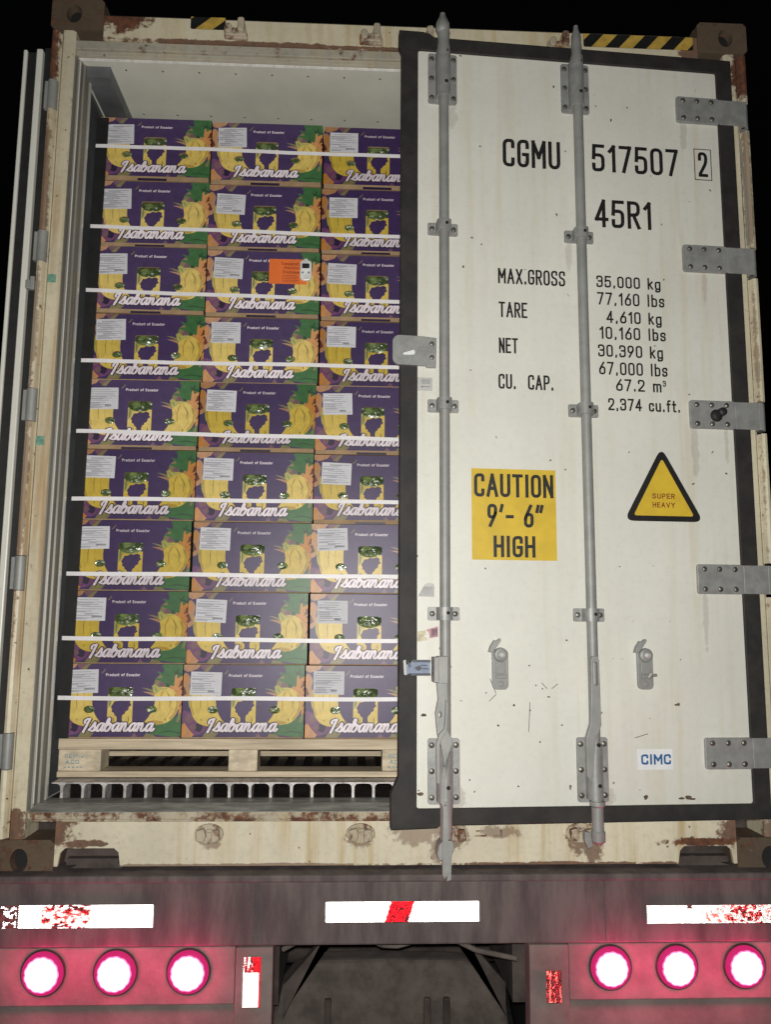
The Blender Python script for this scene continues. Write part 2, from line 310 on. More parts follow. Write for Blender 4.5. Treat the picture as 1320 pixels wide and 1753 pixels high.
# ------------------------------------------------------------------ stroke lettering
def rp(pts, closed=False):
    """polyline with rounded corners: points (x, y[, radius])"""
    P = [Vector(p[:2]) for p in pts]; rr = [p[2] if len(p) > 2 else 0 for p in pts]; out = []; n = len(P)
    for i in range(n):
        if rr[i] == 0 or (not closed and i in (0, n-1)): out.append(P[i]); continue
        a, b, c = P[i-1], P[i], P[(i+1) % n]
        r = min(rr[i], (a-b).length*.5, (c-b).length*.5)
        s, e = b+(a-b).normalized()*r, b+(c-b).normalized()*r
        for k in range(7):
            t = k/6; out.append(s*(1-t)**2+b*2*t*(1-t)+e*t*t)
    if closed: out.append(out[0])
    return out
w = .42; r = .21
GL = {
 'C': (w, [[(w,.76),(w,1,r),(0,1,r),(0,0,r),(w,0,r),(w,.24)]]),
 'G': (w, [[(w,.76),(w,1,r),(0,1,r),(0,0,r),(w,0,r),(w,.46),(.24,.46)]]),
 'M': (.54, [[(0,0),(0,1),(.27,.38),(.54,1),(.54,0)]]),
 'U': (w, [[(0,1),(0,0,r),(w,0,r),(w,1)]]),
 'R': (w, [[(0,0),(0,1),(w,1,r),(w,.5,r),(0,.5)],[(.2,.5),(w,0)]]),
 'A': (.5, [[(0,0),(.25,1),(.5,0)],[(.09,.34),(.41,.34)]]),
 'X': (.46, [[(0,0),(.46,1)],[(0,1),(.46,0)]]),
 'O': (w, [[(0,0,r),(w,0,r),(w,1,r),(0,1,r),'c']]),
 'S': (w, [[(w,.78),(w,1,r),(0,1,r),(0,.56,r),(w,.46,r),(w,0,r),(0,0,r),(0,.22)]]),
 'T': (.44, [[(0,1),(.44,1)],[(.22,1),(.22,0)]]),
 'E': (.38, [[(.38,1),(0,1),(0,0),(.38,0)],[(0,.52),(.32,.52)]]),
 'N': (w, [[(0,0),(0,1),(w,0),(w,1)]]),
 'P': (w, [[(0,0),(0,1),(w,1,r),(w,.46,r),(0,.46)]]),
 'H': (w, [[(0,0),(0,1)],[(w,0),(w,1)],[(0,.52),(w,.52)]]),
 'I': (.06, [[(.03,0),(.03,1)]]),
 'V': (.5, [[(0,1),(.25,0),(.5,1)]]),
 'Y': (.46, [[(0,1),(.23,.45),(.46,1)],[(.23,.45),(.23,0)]]),
 'D': (w, [[(0,0),(0,1),(w,1,r),(w,0,r),(0,0)]]),
 'J': (.34, [[(.34,1),(.34,0,.17),(0,0,.17),(0,.25)]]),
 '0': (w, [[(0,0,r),(w,0,r),(w,1,r),(0,1,r),'c']]),
 '1': (.22, [[(.02,.8),(.2,1),(.2,0)]]),
 '2': (w, [[(0,.74),(0,1,r),(w,1,r),(w,.58,.2),(0,.06),(0,0),(w,0)]]),
 '3': (w, [[(0,.78),(0,1,r),(w,1,r),(w,.54,r),(.14,.54)],[(.14,.54),(w,.54,r),(w,0,r),(0,0,r),(0,.22)]]),
 '4': (.46, [[(.33,0),(.33,1),(0,.26),(.46,.26)]]),
 '5': (w, [[(w,1),(.03,1),(0,.5),(.03,.62,.1),(w,.62,r),(w,0,r),(0,0,r),(0,.22)]]),
 '6': (w, [[(.34,1),(.02,.42,.1),(0,0,r),(w,0,r),(w,.58,r),(.1,.58,.12),(.02,.36)]]),
 '7': (w, [[(0,1),(w,1),(.13,0)]]),
 '9': (w, [[(.08,0),(.40,.58,.1),(w,1,r),(0,1,r),(0,.42,r),(.32,.42,.12),(.40,.64)]]),
 ',': (.1, [[(.055,.08),(.035,-.07)]]), '.': (.08, [[(.04,-.01),(.04,.09)]]), '-': (.3, [[(0,.45),(.3,.45)]]),
 "'": (.12, [[(.10,1),(.02,.74)]]), '"': (.36, [[(.10,1),(.02,.74)],[(.34,1),(.26,.74)]]), ' ': (.22, []),
 'k': (.34, [[(0,0),(0,1)],[(.32,.68),(0,.3)],[(.1,.42),(.34,0)]]),
 'g': (.36, [[(.36,.68),(.36,-.26,.17),(.02,-.26,.17),(.02,-.14)],[(.36,.5,.1),(.36,.68,.18),(0,.68,.18),(0,0,.18),(.36,0,.18),(.36,.3)]]),
 'l': (.06, [[(.03,0),(.03,1)]]),
 'b': (.36, [[(0,1),(0,0)],[(0,.2),(0,.68,.18),(.36,.68,.18),(.36,0,.18),(0,0,.18),(0,.3)]]),
 's': (.32, [[(.32,.52),(.32,.68,.15),(0,.68,.15),(0,.36,.12),(.32,.33,.12),(.32,0,.15),(0,0,.15),(0,.15)]]),
 'm': (.56, [[(0,0),(0,.68)],[(0,.4),(0,.68,.14),(.28,.68,.14),(.28,0)],[(.28,.4),(.28,.68,.14),(.56,.68,.14),(.56,0)]]),
 'c': (.34, [[(.34,.5),(.34,.68,.17),(0,.68,.17),(0,0,.17),(.34,0,.17),(.34,.18)]]),
 'u': (.36, [[(0,.68),(0,0,.17),(.36,0,.17),(.36,.3)],[(.36,.68),(.36,0)]]),
 'f': (.24, [[(.26,1),(.1,1,.1),(.1,.8),(.1,0)],[(0,.66),(.24,.66)]]),
 't': (.24, [[(.1,.95),(.1,0,.1),(.25,0)],[(0,.66),(.24,.66)]]),
 'r': (.22, [[(0,0),(0,.68)],[(0,.4),(0,.68,.18),(.24,.68)]]),
 'o': (.36, [[(0,0,.17),(.36,0,.17),(.36,.68,.17),(0,.68,.17),'c']]),
 'd': (.36, [[(.36,1),(.36,0)],[(.36,.2),(.36,.68,.18),(0,.68,.18),(0,0,.18),(.36,0,.18),(.36,.3)]]),
 'a': (.34, [[(.02,.6),(.05,.68,.1),(.34,.68,.16),(.34,0)],[(.34,.4),(0,.4,.17),(0,0,.17),(.34,0,.17),(.34,.3)]]),
 'e': (.34, [[(0,.34),(.34,.34),(.34,.68,.17),(0,.68,.17),(0,0,.17),(.34,0,.17),(.34,.1)]]),
 'p': (.36, [[(0,.68),(0,-.28)],[(0,.2),(0,.68,.18),(.36,.68,.18),(.36,0,.18),(0,0,.18),(0,.3)]]),
 'n': (.36, [[(0,0),(0,.68)],[(0,.4),(0,.68,.17),(.36,.68,.17),(.36,0)]]),
 'i': (.06, [[(.03,0),(.03,.68)],[(.03,.84),(.03,.94)]]),
}
def ribbon(mb, pts, wd, y, mi, taper=None, cap=0, rise=0):
    P = [Vector(p) for p in pts]; Q = [P[0]]
    for p in P[1:]:
        if (p-Q[-1]).length > 1e-6: Q.append(p)
    P = Q; n = len(P)
    if n < 2: return
    closed = (P[0]-P[-1]).length < 1e-5 and n > 3
    if cap and not closed:
        P[0] = P[0]-(P[1]-P[0]).normalized()*cap; P[-1] = P[-1]+(P[-1]-P[-2]).normalized()*cap
    k = len(mb.v)
    for i in range(n):
        if closed and i in (0, n-1): d0 = (P[0]-P[-2]).normalized(); d1 = (P[1]-P[0]).normalized()
        else:
            d0 = (P[i]-P[max(i-1, 0)]); d1 = (P[min(i+1, n-1)]-P[i])
            d0 = d0.normalized() if d0.length else d1.normalized(); d1 = d1.normalized() if d1.length else d0
        t = d0+d1
        t = t.normalized() if t.length > 1e-4 else d0
        nn = Vector((-t.y, t.x)); c = max(.45, nn.dot(Vector((-d0.y, d0.x))))
        h = wd*.5/c*(taper[i] if taper else 1)
        a, b = P[i]+nn*h, P[i]-nn*h
        mb.v += [(a.x, y-rise*i, a.y), (b.x, y-rise*i, b.y)]
    for i in range(n-1):
        mb.f.append((k+2*i, k+2*i+1, k+2*i+3, k+2*i+2)); mb.m.append(mi)
def pieces(P):
    o = [[P[0]]]
    for i in range(1, len(P)):
        o[-1].append(P[i])
        if i < len(P)-1 and (P[i]-P[i-1]).length > 1e-6 and (P[i+1]-P[i]).length > 1e-6 and (P[i]-P[i-1]).angle(P[i+1]-P[i]) > R(50): o.append([P[i]])
    return o
def write(mb, text, x0, x1, z0, z1, y, wd, mi=0, gap=.30):
    """text fitted into the box x0..x1 and cap height z0..z1, on the plane y, facing -y"""
    adv = []; x = 0
    for ch in text:
        g = GL[ch]; adv.append(x); x += g[0]+gap
    x -= gap; h = z1-z0; sx = (x1-x0-wd)/x; hz = h-wd; c = 0
    for ch, ax in zip(text, adv):
        for st in GL[ch][1]:
            cl = st[-1] == 'c'; pts = rp(st[:-1] if cl else st, cl)
            pts = [Vector((x0+wd/2+(ax+p.x)*sx, z0+wd/2+p.y*hz)) for p in pts]
            for pc in pieces(pts): ribbon(mb, pc, wd, y-c*.00004, mi, cap=wd*.5); c = (c+1) % 4
    return mb
def catmull(pts, n=6):
    P = [Vector(p) for p in pts]; P = [P[0]*2-P[1]]+P+[P[-1]*2-P[-2]]; o = []
    for i in range(1, len(P)-2):
        for k in range(n):
            t = k/n; a, b, c, d = P[i-1:i+3]
            o.append(.5*((2*b)+(c-a)*t+(2*a-5*b+4*c-d)*t*t+(3*b-a-3*c+d)*t**3))
    o.append(P[-2]); return o
SCR = {
 'I': (.84, [[(.06,1.0),(.02,1.24),(.18,1.48),(.54,1.58)],[(.56,1.60),(.42,1.0),(.28,.4),(.12,-.16)]]),
 's': (.72, [[(-.12,.12),(.2,.55),(.42,1.08),(.46,.7),(.56,.35),(.40,.02),(.10,.08)],[(.40,.02),(.62,.12),(.80,.35)]]),
 'a': (.98, [[(.72,.86),(.48,1.0),(.18,.72),(.10,.25),(.26,.0),(.52,.22),(.76,.9)],[(.78,1.0),(.68,.45),(.70,.06),(.88,.06),(1.05,.34)]]),
 'b': (.86, [[(.0,.3),(.26,1.0),(.34,1.48),(.22,1.58),(.12,1.1),(.04,.5),(.18,.02),(.48,.10),(.64,.6),(.52,.96),(.30,.78)],[(.58,.86),(.74,.72),(.95,.80)]]),
 'n': (1.0, [[(-.04,.9),(.10,1.0),(.10,.6),(.04,.0)],[(.06,.2),(.28,.86),(.52,1.0),(.56,.6),(.50,.2),(.60,.02),(.80,.06),(1.0,.34)]]),
}
def script(mb, text, x0, x1, z0, z1, y, wd, mi, sl=.42, dy=0):
    x = 0; tot = sum(SCR[c][0] for c in text); sc = (x1-x0)/tot; sz = (z1-z0)/1.9; c = 0
    for ch in text:
        for st in SCR[ch][1]:
            pts = catmull(st); n = len(pts)
            tp = [.72+.5*abs((pts[min(i+1, n-1)]-pts[max(i-1, 0)]).normalized().y) for i in range(n)]
            ribbon(mb, [(x0+(x+p.x+p.y*sl*.5)*sc, z0+p.y*sz) for p in pts], wd, y-c*.00006, mi, tp, cap=wd*.2, rise=6e-6); c = (c+1) % 6
        x += SCR[ch][0]

# ================================================================== the ground
g = MB(); g.box(-60, 60, -60, 60, -.3, 0); g = g.build('ground', m_asph); g['kind'] = 'structure'

# ================================================================== the container
cont = thing('shipping_container', 'white refrigerated shipping container with rusty cream frame, right door shut and left door swung open', 'container', (0, 0, ZG))
# corner castings
def casting(x0, x1, z0, z1, flip):
    b = MB(); cx = (x0+x1)/2+(.012 if flip else -.012); cz = (z0+z1)/2
    hole = [(cx+.026*math.cos(t)+(0), cz+.034*math.sin(t)) for t in [2*math.pi*i/18 for i in range(18)]]
    b.prism([(x0+.012, z0), (x1-.012, z0), (x1, z0+.012), (x1, z1-.012), (x1-.012, z1), (x0+.012, z1), (x0, z1-.012), (x0, z0+.012)], -.006, .03, 0, 'y', [hole])
    b.box(x0+.002, x1-.002, .031, .156, z0+.002, z1-.002); b.prism(ell(cx, cz, .028, .037, 18), .0295, .0305, 1)  # black disc stands for the shade deep in the casting hole
    return b.build('corner_casting', [m_cast, m_dark], cont, bevel=.004)
for sx in (-1, 1):
    for z0 in (0, 2.778):
        a, b_ = sorted((sx*1.219, sx*1.041)); casting(a, b_, z0, z0+.118, sx > 0)
# corner posts with a hinge tube channel
HZ = [(2.544), (1.999), (1.4565), (.9145), (.3725)]
for sx in (-1, 1):
    b = MB()
    pr = [(-1.219, .06), (-1.219, .012), (-1.214, .003), (-1.206, 0), (-1.197, .003), (-1.192, .012), (-1.189, .020), (-1.184, .020), (-1.180, .006), (-1.174, 0), (-1.143, 0), (-1.135, .008), (-1.135, .12), (-1.219, .12)]
    zs = [.118]+[v for h in sorted(HZ) for v in (h-.055, h+.055)]+[2.778]
    for i in range(0, len(zs), 2):          # between the hinges
        b.prism([(x*-sx, y) for x, y in pr], zs[i], zs[i+1], 0, 'z')
    pr2 = [(-1.189, .120), (-1.189, .020), (-1.184, .020), (-1.180, .006), (-1.174, 0), (-1.143, 0), (-1.135, .008), (-1.135, .12)]
    for h in HZ: b.prism([(x*-sx, y) for x, y in pr2], h-.055, h+.055, 0, 'z')
    post = b.build('corner_post', m_post, cont, smooth=35)
    if sx < 0:
        t = MB().box(-1.174, -1.147, -.0012, 0, 1.868, 1.896).build('tape_scrap', m_green, post)
        t = MB().box(-1.178, -1.150, -.0012, 0, 1.322, 1.352).build('tape_scrap', m_green, post)
        bq = MB(); bq.box(-1.245, -1.216, -.004, .02, 1.845, 1.875); bq.box(-1.228, -1.213, -.010, -.004, 1.84, 1.885); bq.build('hold_back_hook', m_galvd, post, bevel=.003)
    else:
        b = MB(); b.tube([(1.176, -.003, 2.45), (1.180, -.004, 2.30), (1.185, -.003, 2.15), (1.182, -.004, 2.06)], .003, 6)
        b.build('dangling_cord', m_galvd, post)
    if sx < 0:
        for h in HZ:
            b = MB(); b.cyl((-1.206, .018, h-.053), (-1.206, .018, h+.053), .0165, n=18); b.box(-1.232, -1.206, .012, .026, h-.05, h+.05)
            b.build('hinge_barrel', m_galvd, post, smooth=40)
# header beam
b = MB(); b.prism([(0, 2.748), (0, 2.838), (.012, 2.850), (.10, 2.850), (.10, 2.748)], -1.041, 1.041, 0, 'x')
header = b.build('header_beam', m_header, cont)
m_strip2 = paint('specked_trim', (.42, .40, .33), .5, .3, 1.2, .5, [], .6)
b = MB(); b.box(-1.135, 1.135, .006, .1, 2.716, 2.7465); b.box(-1.135, 1.135, .016, .1, 2.698, 2.7155, 1); b.box(-1.128, 1.128, .0275, .0305, 2.687, 2.6975, 2)
b.build('header_trim', [m_strip2, m_trim, m_jambb], cont, bevel=.002)
def hazard(x0, x1, z0, z1, n, lean, ph=0):
    b = MB(); b.prism(rrect(x0, x1, z0, z1, .006), -.0012, -.0004)
    step = (x1-x0)/n
    for i in range(-1, n+1):
        a = x0+(i+ph)*step; q = [(a, z0), (a+step*.5, z0), (a+step*.5+lean, z1), (a+lean, z1)]
        q2 = []
        for j in range(4):            # clip left and right
            q2.append(q[j])
        def clip(pts, xb, keep):
            o = []
            for j in range(len(pts)):
                p, r_ = pts[j], pts[(j+1) % len(pts)]
                ip, ir = keep(p[0]), keep(r_[0])
                if ip: o.append(p)
                if ip != ir:
                    t = (xb-p[0])/(r_[0]-p[0]); o.append((xb, p[1]+t*(r_[1]-p[1])))
            return o
        q2 = clip(q2, x0+.001, lambda x: x >= x0+.001); q2 = clip(q2, x1-.001, lambda x: x <= x1-.001) if q2 else q2
        if len(q2) >= 3: b.poly([(p[0], -.0017, p[1]) for p in q2], 1)
    return b.build('hazard_tape', [m_black, m_yelo], header, recalc=False)
hazard(-.745, -.625, 2.800, 2.850-.004, 1, .055, .13); hazard(.632, 1.026, 2.788, 2.838, 4.0.__int__(), .045, .28)
def keeper(parent, x, z, up, mat):
    b = MB()
    if up:
        b.prism([(x-.043, z-.032), (x-.045, z+.002), (x-.034, z+.014), (x-.018, z+.008), (x-.002, z+.006), (x+.004, z+.026), (x+.014, z+.042), (x+.024, z+.034), (x+.036, z-.012), (x+.038, z-.034)], -.016, -.0005)
        b.prism(ell(x-.028, z-.008, .014, .018, 10), -.034, -.016); b.prism(rrect(x+.004, x+.028, z-.02, z+.03, .008, 3), -.038, -.016)
        b.box(x-.04, x+.034, -.024, -.016, z-.03, z-.018)
    else:
        b.prism(ell(x, z, .044, .030, 16), -.012, -.0005)
        b.prism([(x-.034, z-.016), (x-.036, z+.014), (x-.012, z+.02), (x-.006, z-.004), (x-.014, z-.02)], -.034, -.012)
        b.prism([(x+.010, z-.022), (x+.010, z+.014), (x+.032, z+.016), (x+.036, z-.016)], -.034, -.012)
        b.box(x-.008, x+.012, -.022, -.012, z+.006, z+.016)
    return b.build('cam_keeper', mat, parent, bevel=.004)
m_keep = paint('rusty_keeper', (.52, .45, .34), .70, .6, .3, .6, [], .7)
for x, z in ((-.583, 2.795), (-.115, 2.792), (.07, 2.79), (.545, 2.79)): keeper(header, x, z, True, m_keep)
# sill with two lifting notches
def notch(x0, x1): return [(x0, .04), (x0+.006, .078), (x0+.02, .092), (x1-.02, .092), (x1-.006, .080), (x1, .04)]
out = [(-1.041, .172), (-1.041, .04)]+notch(-1.030, -.845)+notch(.856, 1.030)+[(1.041, .04), (1.041, .172)]
b = MB(); b.prism(out, 0, .012, 0, 'y'); b.box(-1.04, 1.04, .013, .11, .10, .171)
sill = b.build('door_sill', m_sill, cont)
for x0, x1 in ((-1.03, -.845), (.856, 1.03)):
    b = MB(); b.prism([(p[0]+(.004 if p[0] < (x0+x1)/2 else -.004), p[1]-(.004 if p[1] > .05 else 0)) for p in notch(x0, x1)], .05, .055)
    b.box(x0+.02, x1-.01, .018, .048, .040, .058)
    b.build('notch_recess', m_under, sill)
b = MB(); b.box(-1.13, 1.13, .003, .03, .1725, .195); b.box(-1.12, 1.12, -.003, .003, .168, .1755)
b.build('sill_edge_trim', m_strip, cont, bevel=.003)
for x in (-.582, -.125, .16, .55): keeper(sill, x, .134, False, m_keep)
b = MB()
for x0, x1 in ((.225, .262), (.282, .310)): b.box(x0, x1, -.003, -.0005, .122, .127); b.box(x1-.006, x1-.001, -.003, -.0005, .1275, .142)
b.box(.228, .256, -.003, -.0005, .136, .141)
b.build('weld_marks', m_strip, sill)
# threshold ramp and T floor
b = MB(); b.prism([(.004, .1955), (.03, .206), (.05, .2125), (.118, .2145), (.118, .18), (.004, .18)], -1.125, 1.125, 0, 'x')
b.build('threshold_plate', m_thresh, cont, bevel=.002)
b = MB(); P = .0658; n = 33; x = -1.070
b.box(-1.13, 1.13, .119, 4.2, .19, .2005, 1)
for i in range(n):
    c = x+i*P; h = .0135; t = .0042          # a T bar with filleted underside
    a = [(c-P/2+.0005, .2605), (c-P/2+.0005, .2565)]
    a += [(c-t-.013*(1-math.sin(R(q))), .2565-.014*(1-math.cos(R(q)))) for q in (0, 22, 45, 68, 90)]
    a += [(c-t, .201)]
    a += [(2*c-p[0], p[1]) for p in reversed(a)]
    b.prism(a, .12, .19, 0, 'y')
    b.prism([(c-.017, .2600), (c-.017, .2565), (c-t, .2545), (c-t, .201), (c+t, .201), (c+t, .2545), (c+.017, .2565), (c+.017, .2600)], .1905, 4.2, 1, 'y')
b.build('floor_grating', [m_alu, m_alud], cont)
# jambs, liners, shell
for sx in (-1, 1):
    b = MB()
    pr = [(-1.134, .006), (-1.130, .006), (-1.128, .026), (-1.121, .028), (-1.119, .052), (-1.113, .054), (-1.111, .088), (-1.1065, .090), (-1.1065, .10), (-1.134, .10)]
    pr = [(x*-sx, y) for x, y in pr]
    b.prism(pr, .2, 2.69, 0, 'z')
    b.box(*sorted((sx*1.1062, sx*1.1100)), .0905, .104, .216, 2.689, 1); b.box(*sorted((sx*1.1195, sx*1.1222)), .0235, .0275, .216, 2.689, 1)
    b.build('door_jamb', [m_jamb, m_jambb], cont)
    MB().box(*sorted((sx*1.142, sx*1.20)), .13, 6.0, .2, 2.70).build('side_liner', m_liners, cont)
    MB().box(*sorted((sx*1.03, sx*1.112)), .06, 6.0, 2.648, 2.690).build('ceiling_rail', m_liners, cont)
    MB().box(*sorted((sx*1.2005, sx*1.219)), .12, 12.0, .12, 2.83).build('side_wall', m_door, cont)
b = MB(); b.box(-1.14, 1.14, .031, 6.0, 2.6905, 2.6965, 0)
for yy in (.075, .325, .95):
    for i in range(18):
        c = -.98+i*.128; b.lathe((c, yy, 2.6905), [(.0036, 0), (.0036, .001), (.002, .002)], (0, 0, -1), 10, 1)
b.build('ceiling_liner', [m_liner, m_bolt], cont)
MB().box(-1.19, 1.19, .12, 12.0, 2.80, 2.845).build('roof', m_door, cont)
MB().box(-1.19, 1.19, 11.9, 12.0, .15, 2.79).build('front_wall', m_door, cont)
MB().box(-1.19, 1.19, .13, 12.0, .05, .15).build('underfloor', m_under, cont)

# ---- right door, left a hand ajar: local x runs from the hinge line (0) to the free edge (-1.19)
TH = math.atan(.06)
b = MB(); b.prism(rrect(-1.112, -.053, .2195, 2.6955, .008), 0, .075, 0, 'y')
door = b.build('door', m_door, cont, (1.15, -.004, 0), (0, 0, TH), bevel=.002)
door['label'] = 'closed right door with lettering, locking rods and stickers'
b = MB()
outer = [(-1.176, .292), (-1.182, .28), (-1.190, .262), (-1.190, .160), (-1.05, .163), (-1.044, .170), (.004, .172), (.004, 2.747), (-1.055, 2.747), (-1.075, 2.760), (-1.095, 2.764), (-1.177, 2.764), (-1.177, 2.71), (-1.168, 2.69), (-1.168, .31)]
b.prism(outer, -.006, .03, 0, 'y', [list(reversed(rrect(-1.112, -.053, .2195, 2.6955, .008)))])
b.build('gasket', m_rubberlow, door, bevel=.003)
# hinges
for i, h in enumerate(HZ):
    b = MB(); b.prism(rrect(-.206, -.05, h-.0475, h+.0475, .008, 3), -.012, -.0006); b.box(-.0495, .035, -.010, -.0045, h-.046, h+.046)
    b.cyl((.048, .014, h-.046), (.048, .014, h+.046), .0175, n=16); b.box(.034, .049, -.010, .008, h-.046, h+.046)
    for dx in (-.183, -.132, -.080):
        for dz in (-.032, .032): b.lathe((dx, -.012, h+dz), [(.0095, 0), (.0085, .003), (.004, .0055)], (0, -1, 0), 10, 1)
    if i == 2:
        b.lathe((-.118, -.012, h-.004), [(.021, 0), (.021, .004), (.017, .010), (.008, .013)], (0, -1, 0), 14, 2); b.lathe((-.100, -.012, h+.008), [(.015, 0), (.014, .016), (.006, .020)], (0, -1, 0), 12, 2)
    b.build('hinge', [m_galv, m_bolt, m_rubber], door, bevel=.0015)
# locking rods with brackets, cams and handles
def bracket_long(x, z0, z1, zc1, low):
    b = MB(); b.prism(rrect(x-.0490, x+.0490, z0, z1, .008, 3), -.008, -.0006)
    b.prism([(x+.024*math.cos(R(a)), -.026-.024*math.sin(R(a))) for a in range(0, 181, 15)]+[(x-.024, -.0085), (x+.024, -.0085)], z0+.012, zc1, 0, 'z')
    for dx in (-.037, .037):
        for k in range(3): b.lathe((x+dx, -.008, z0+.02+k*(z1-z0-.04)/2), [(.009, 0), (.008, .003), (.004, .005)], (0, -1, 0), 10, 1)
    for zz in (z0+.055, z0+.055+(z1-z0)*.62): b.cyl((x+.006, -.045, zz), (x+.006, -.0503, zz), .0062, n=10, mi=2)
    return b.build('rod_bracket', [m_galv, m_bolt, m_dark], door, smooth=35)
def clamp(x, z):
    b = MB(); b.prism(rrect(x-.050, x+.050, z-.021, z+.021, .005, 3), -.007, -.0006)
    b.prism([(x+.0235*math.cos(R(a)), -.032-.019*math.sin(R(a))) for a in range(0, 181, 15)]+[(x-.0235, -.0072), (x+.0235, -.0072)], z-.0195, z+.0195, 0, 'z')
    for dx in (-.036, .036): b.lathe((x+dx, -.007, z), [(.0088, 0), (.008, .003), (.004, .005)], (0, -1, 0), 10, 1)
    b.cyl((x+.006, -.048, z+.002), (x+.006, -.0522, z+.002), .0055, n=10, mi=2)
    return b.build('rod_clamp', [m_galv, m_bolt, m_dark], door, smooth=35)
for rx, zb in ((-1.029, .06), (-.567, .13)):
    b = MB(); b.cyl((rx, -.030, zb+.02), (rx, -.030, 2.70), .0165, n=20)
    if rx < -1:
        b.lathe((rx, -.030, 2.66), [(.022, 0), (.0225, .03), (.020, .045), (.020, .075), (.022, .085)], (0, 0, 1), 14)
        b.lathe((rx-.004, -.032, 2.742), [(.018, 0), (.024, .008), (.025, .028), (.017, .046), (.011, .058), (.009, .070), (.004, .074)], (0, -.05, 1), 9)
        b.lathe((rx+.002, -.030, .25), [(.022, 0), (.018, -.03), (.017, -.09)], (0, 0, 1), 12)
        b.prism([(rx-.030, .106), (rx-.024, .130), (rx-.012, .142), (rx+.014, .140), (rx+.019, .120), (rx+.010, .095), (rx-.024, .086)], -.060, -.008)
        b.prism([(rx-.014, .240), (rx-.003, .240), (rx+.006, .055), (rx-.010, .038), (rx-.016, .05)], -.066, -.052)
        b.prism([(rx+.004, .10), (rx+.014, .10), (rx+.012, .03), (rx, .026)], -.05, -.03)
    else:
        b.lathe((rx, -.030, 2.66), [(.0225, 0), (.0225, .03), (.018, .040), (.018, .075), (.0165, .09), (.016, .115), (.0095, .135), (.008, .150), (.004, .154)], (0, 0, 1), 12)
        b.lathe((rx+.002, -.030, .24), [(.024, 0), (.024, -.012), (.018, -.018), (.018, -.085), (.022, -.09), (.021, -.115), (.010, -.125)], (0, 0, 1), 14)
        b.prism([(rx-.038, .152), (rx-.022, .148), (rx-.016, .110), (rx-.030, .104), (rx-.040, .128)], -.03, -.008)
    b.build('locking_rod', m_galvd, door, smooth=35)
    bracket_long(rx, 2.5015, 2.683, 2.679, False); bracket_long(rx-.001, .232, .424, .405, True)
    for z in (2.053, 1.455, .797): clamp(rx, z)
# handles
b = MB(); x = -1.05
b.box(x-.022, x-.008, -.085, -.03, .594, .668); b.box(x-.0078, x+.022, -.070, -.030, .590, .670)
b.prism([(-1.062, .592), (-1.036, .592), (-1.036, .555), (-1.033, .535), (-1.036, .470), (-1.040, .440), (-1.058, .432), (-1.062, .455), (-1.066, .505), (-1.058, .545)], -.072, -.056, 0, 'y', [ell(-1.052, .500, .005, .009, 10)])
b.prism([(-1.038, .545), (-1.030, .535), (-1.030, .520), (-1.034, .455), (-1.050, .432), (-1.055, .415), (-1.054, .31), (-1.059, .303), (-1.065, .31), (-1.066, .42), (-1.058, .445), (-1.042, .462), (-1.038, .505)], -.086, -.0725)
b.prism([(-1.052, .43), (-1.03, .455), (-1.012, .425), (-1.016, .40), (-1.045, .33), (-1.048, .25), (-1.042, .24), (-1.036, .33)], -.068, -.0552)
b.build('door_handle', m_galvd, door, bevel=.003)
b = MB(); x = -.572
b.prism([(x-.015, .66), (x-.010, .672), (x+.004, .672), (x+.010, .66), (x+.011, .47), (x+.004, .448), (x-.008, .425), (x-.018, .32), (x-.03, .308), (x-.036, .32), (x-.036, .43), (x-.022, .47), (x-.018, .55)], -.072, -.052, 0, 'y', [list(reversed(rrect(x-.009, x+.005, .585, .655, .006, 3)))])
b.build('door_handle', m_galvd, door, bevel=.003)
# handle retainers
for k, x in enumerate((-.854, -.391)):
    b = MB(); b.prism(rrect(x-.0250, x+.0250, .568, .690, .014, 4), -.012, -.0006)
    b.prism(rrect(x-.016, x+.014, .616, .652, .004, 2), -.017, -.012); b.prism(rrect(x-.016, x+.017, .602, .613, .003, 2), -.022, -.012)
    b.lathe((x, -.012, .674), [(.022, 0), (.021, .012), (.012, .015), (.010, .013)], (0, -1, 0), 18); b.lathe((x, -.024, .674), [(.008, 0), (.007, .006), (.003, .009)], (0, -1, 0), 12, 1)
    b.lathe((x, -.012, .585), [(.009, 0), (.008, .003)], (0, -1, 0), 12)
    b.prism([(x-.030, .680), (x-.014, .700), (x-.002, .718), (x-.004, .724), (x-.014, .716), (x-.022, .718), (x-.034, .700), (x-.040, .682)], -.034, -.0121)
    if k: b.cyl((x-.006, -.02, .610), (x+.032, -.022, .613), .005, n=8); b.cyl((x+.004, -.022, .604), (x+.014, -.026, .620), .008, n=8)
    b.build('handle_retainer', [m_galvd, m_jambb], door, bevel=.002)
# overlap plate on the free edge
b = MB(); b.prism([(-1.172-.022*math.cos(R(a)), 1.659+.022*math.sin(R(a))) for a in range(90, -1, -15)]+[(-1.172-.022*math.cos(R(a)), 1.606-.022*math.sin(R(a))) for a in range(0, 91, 15)]+[(-1.085, 1.583), (-1.085, 1.578), (-1.054, 1.578), (-1.052, 1.676), (-1.10, 1.680)], -.018, -.0065)
b.box(-1.081, -1.054, -.019, -.0005, 1.58, 1.675)
for z in (1.655, 1.610): b.lathe((-1.068, -.019, z), [(.008, 0), (.007, .004), (.003, .006)], (0, -1, 0), 12, 1)
b.prism([(-1.16, 1.622), (-1.148, 1.626), (-1.125, 1.634), (-1.122, 1.626), (-1.124, 1.618), (-1.145, 1.616), (-1.16, 1.616)], -.0187, -.0181, 2)
b.build('overlap_plate', [m_galv, m_bolt, m_white], door, bevel=.001)
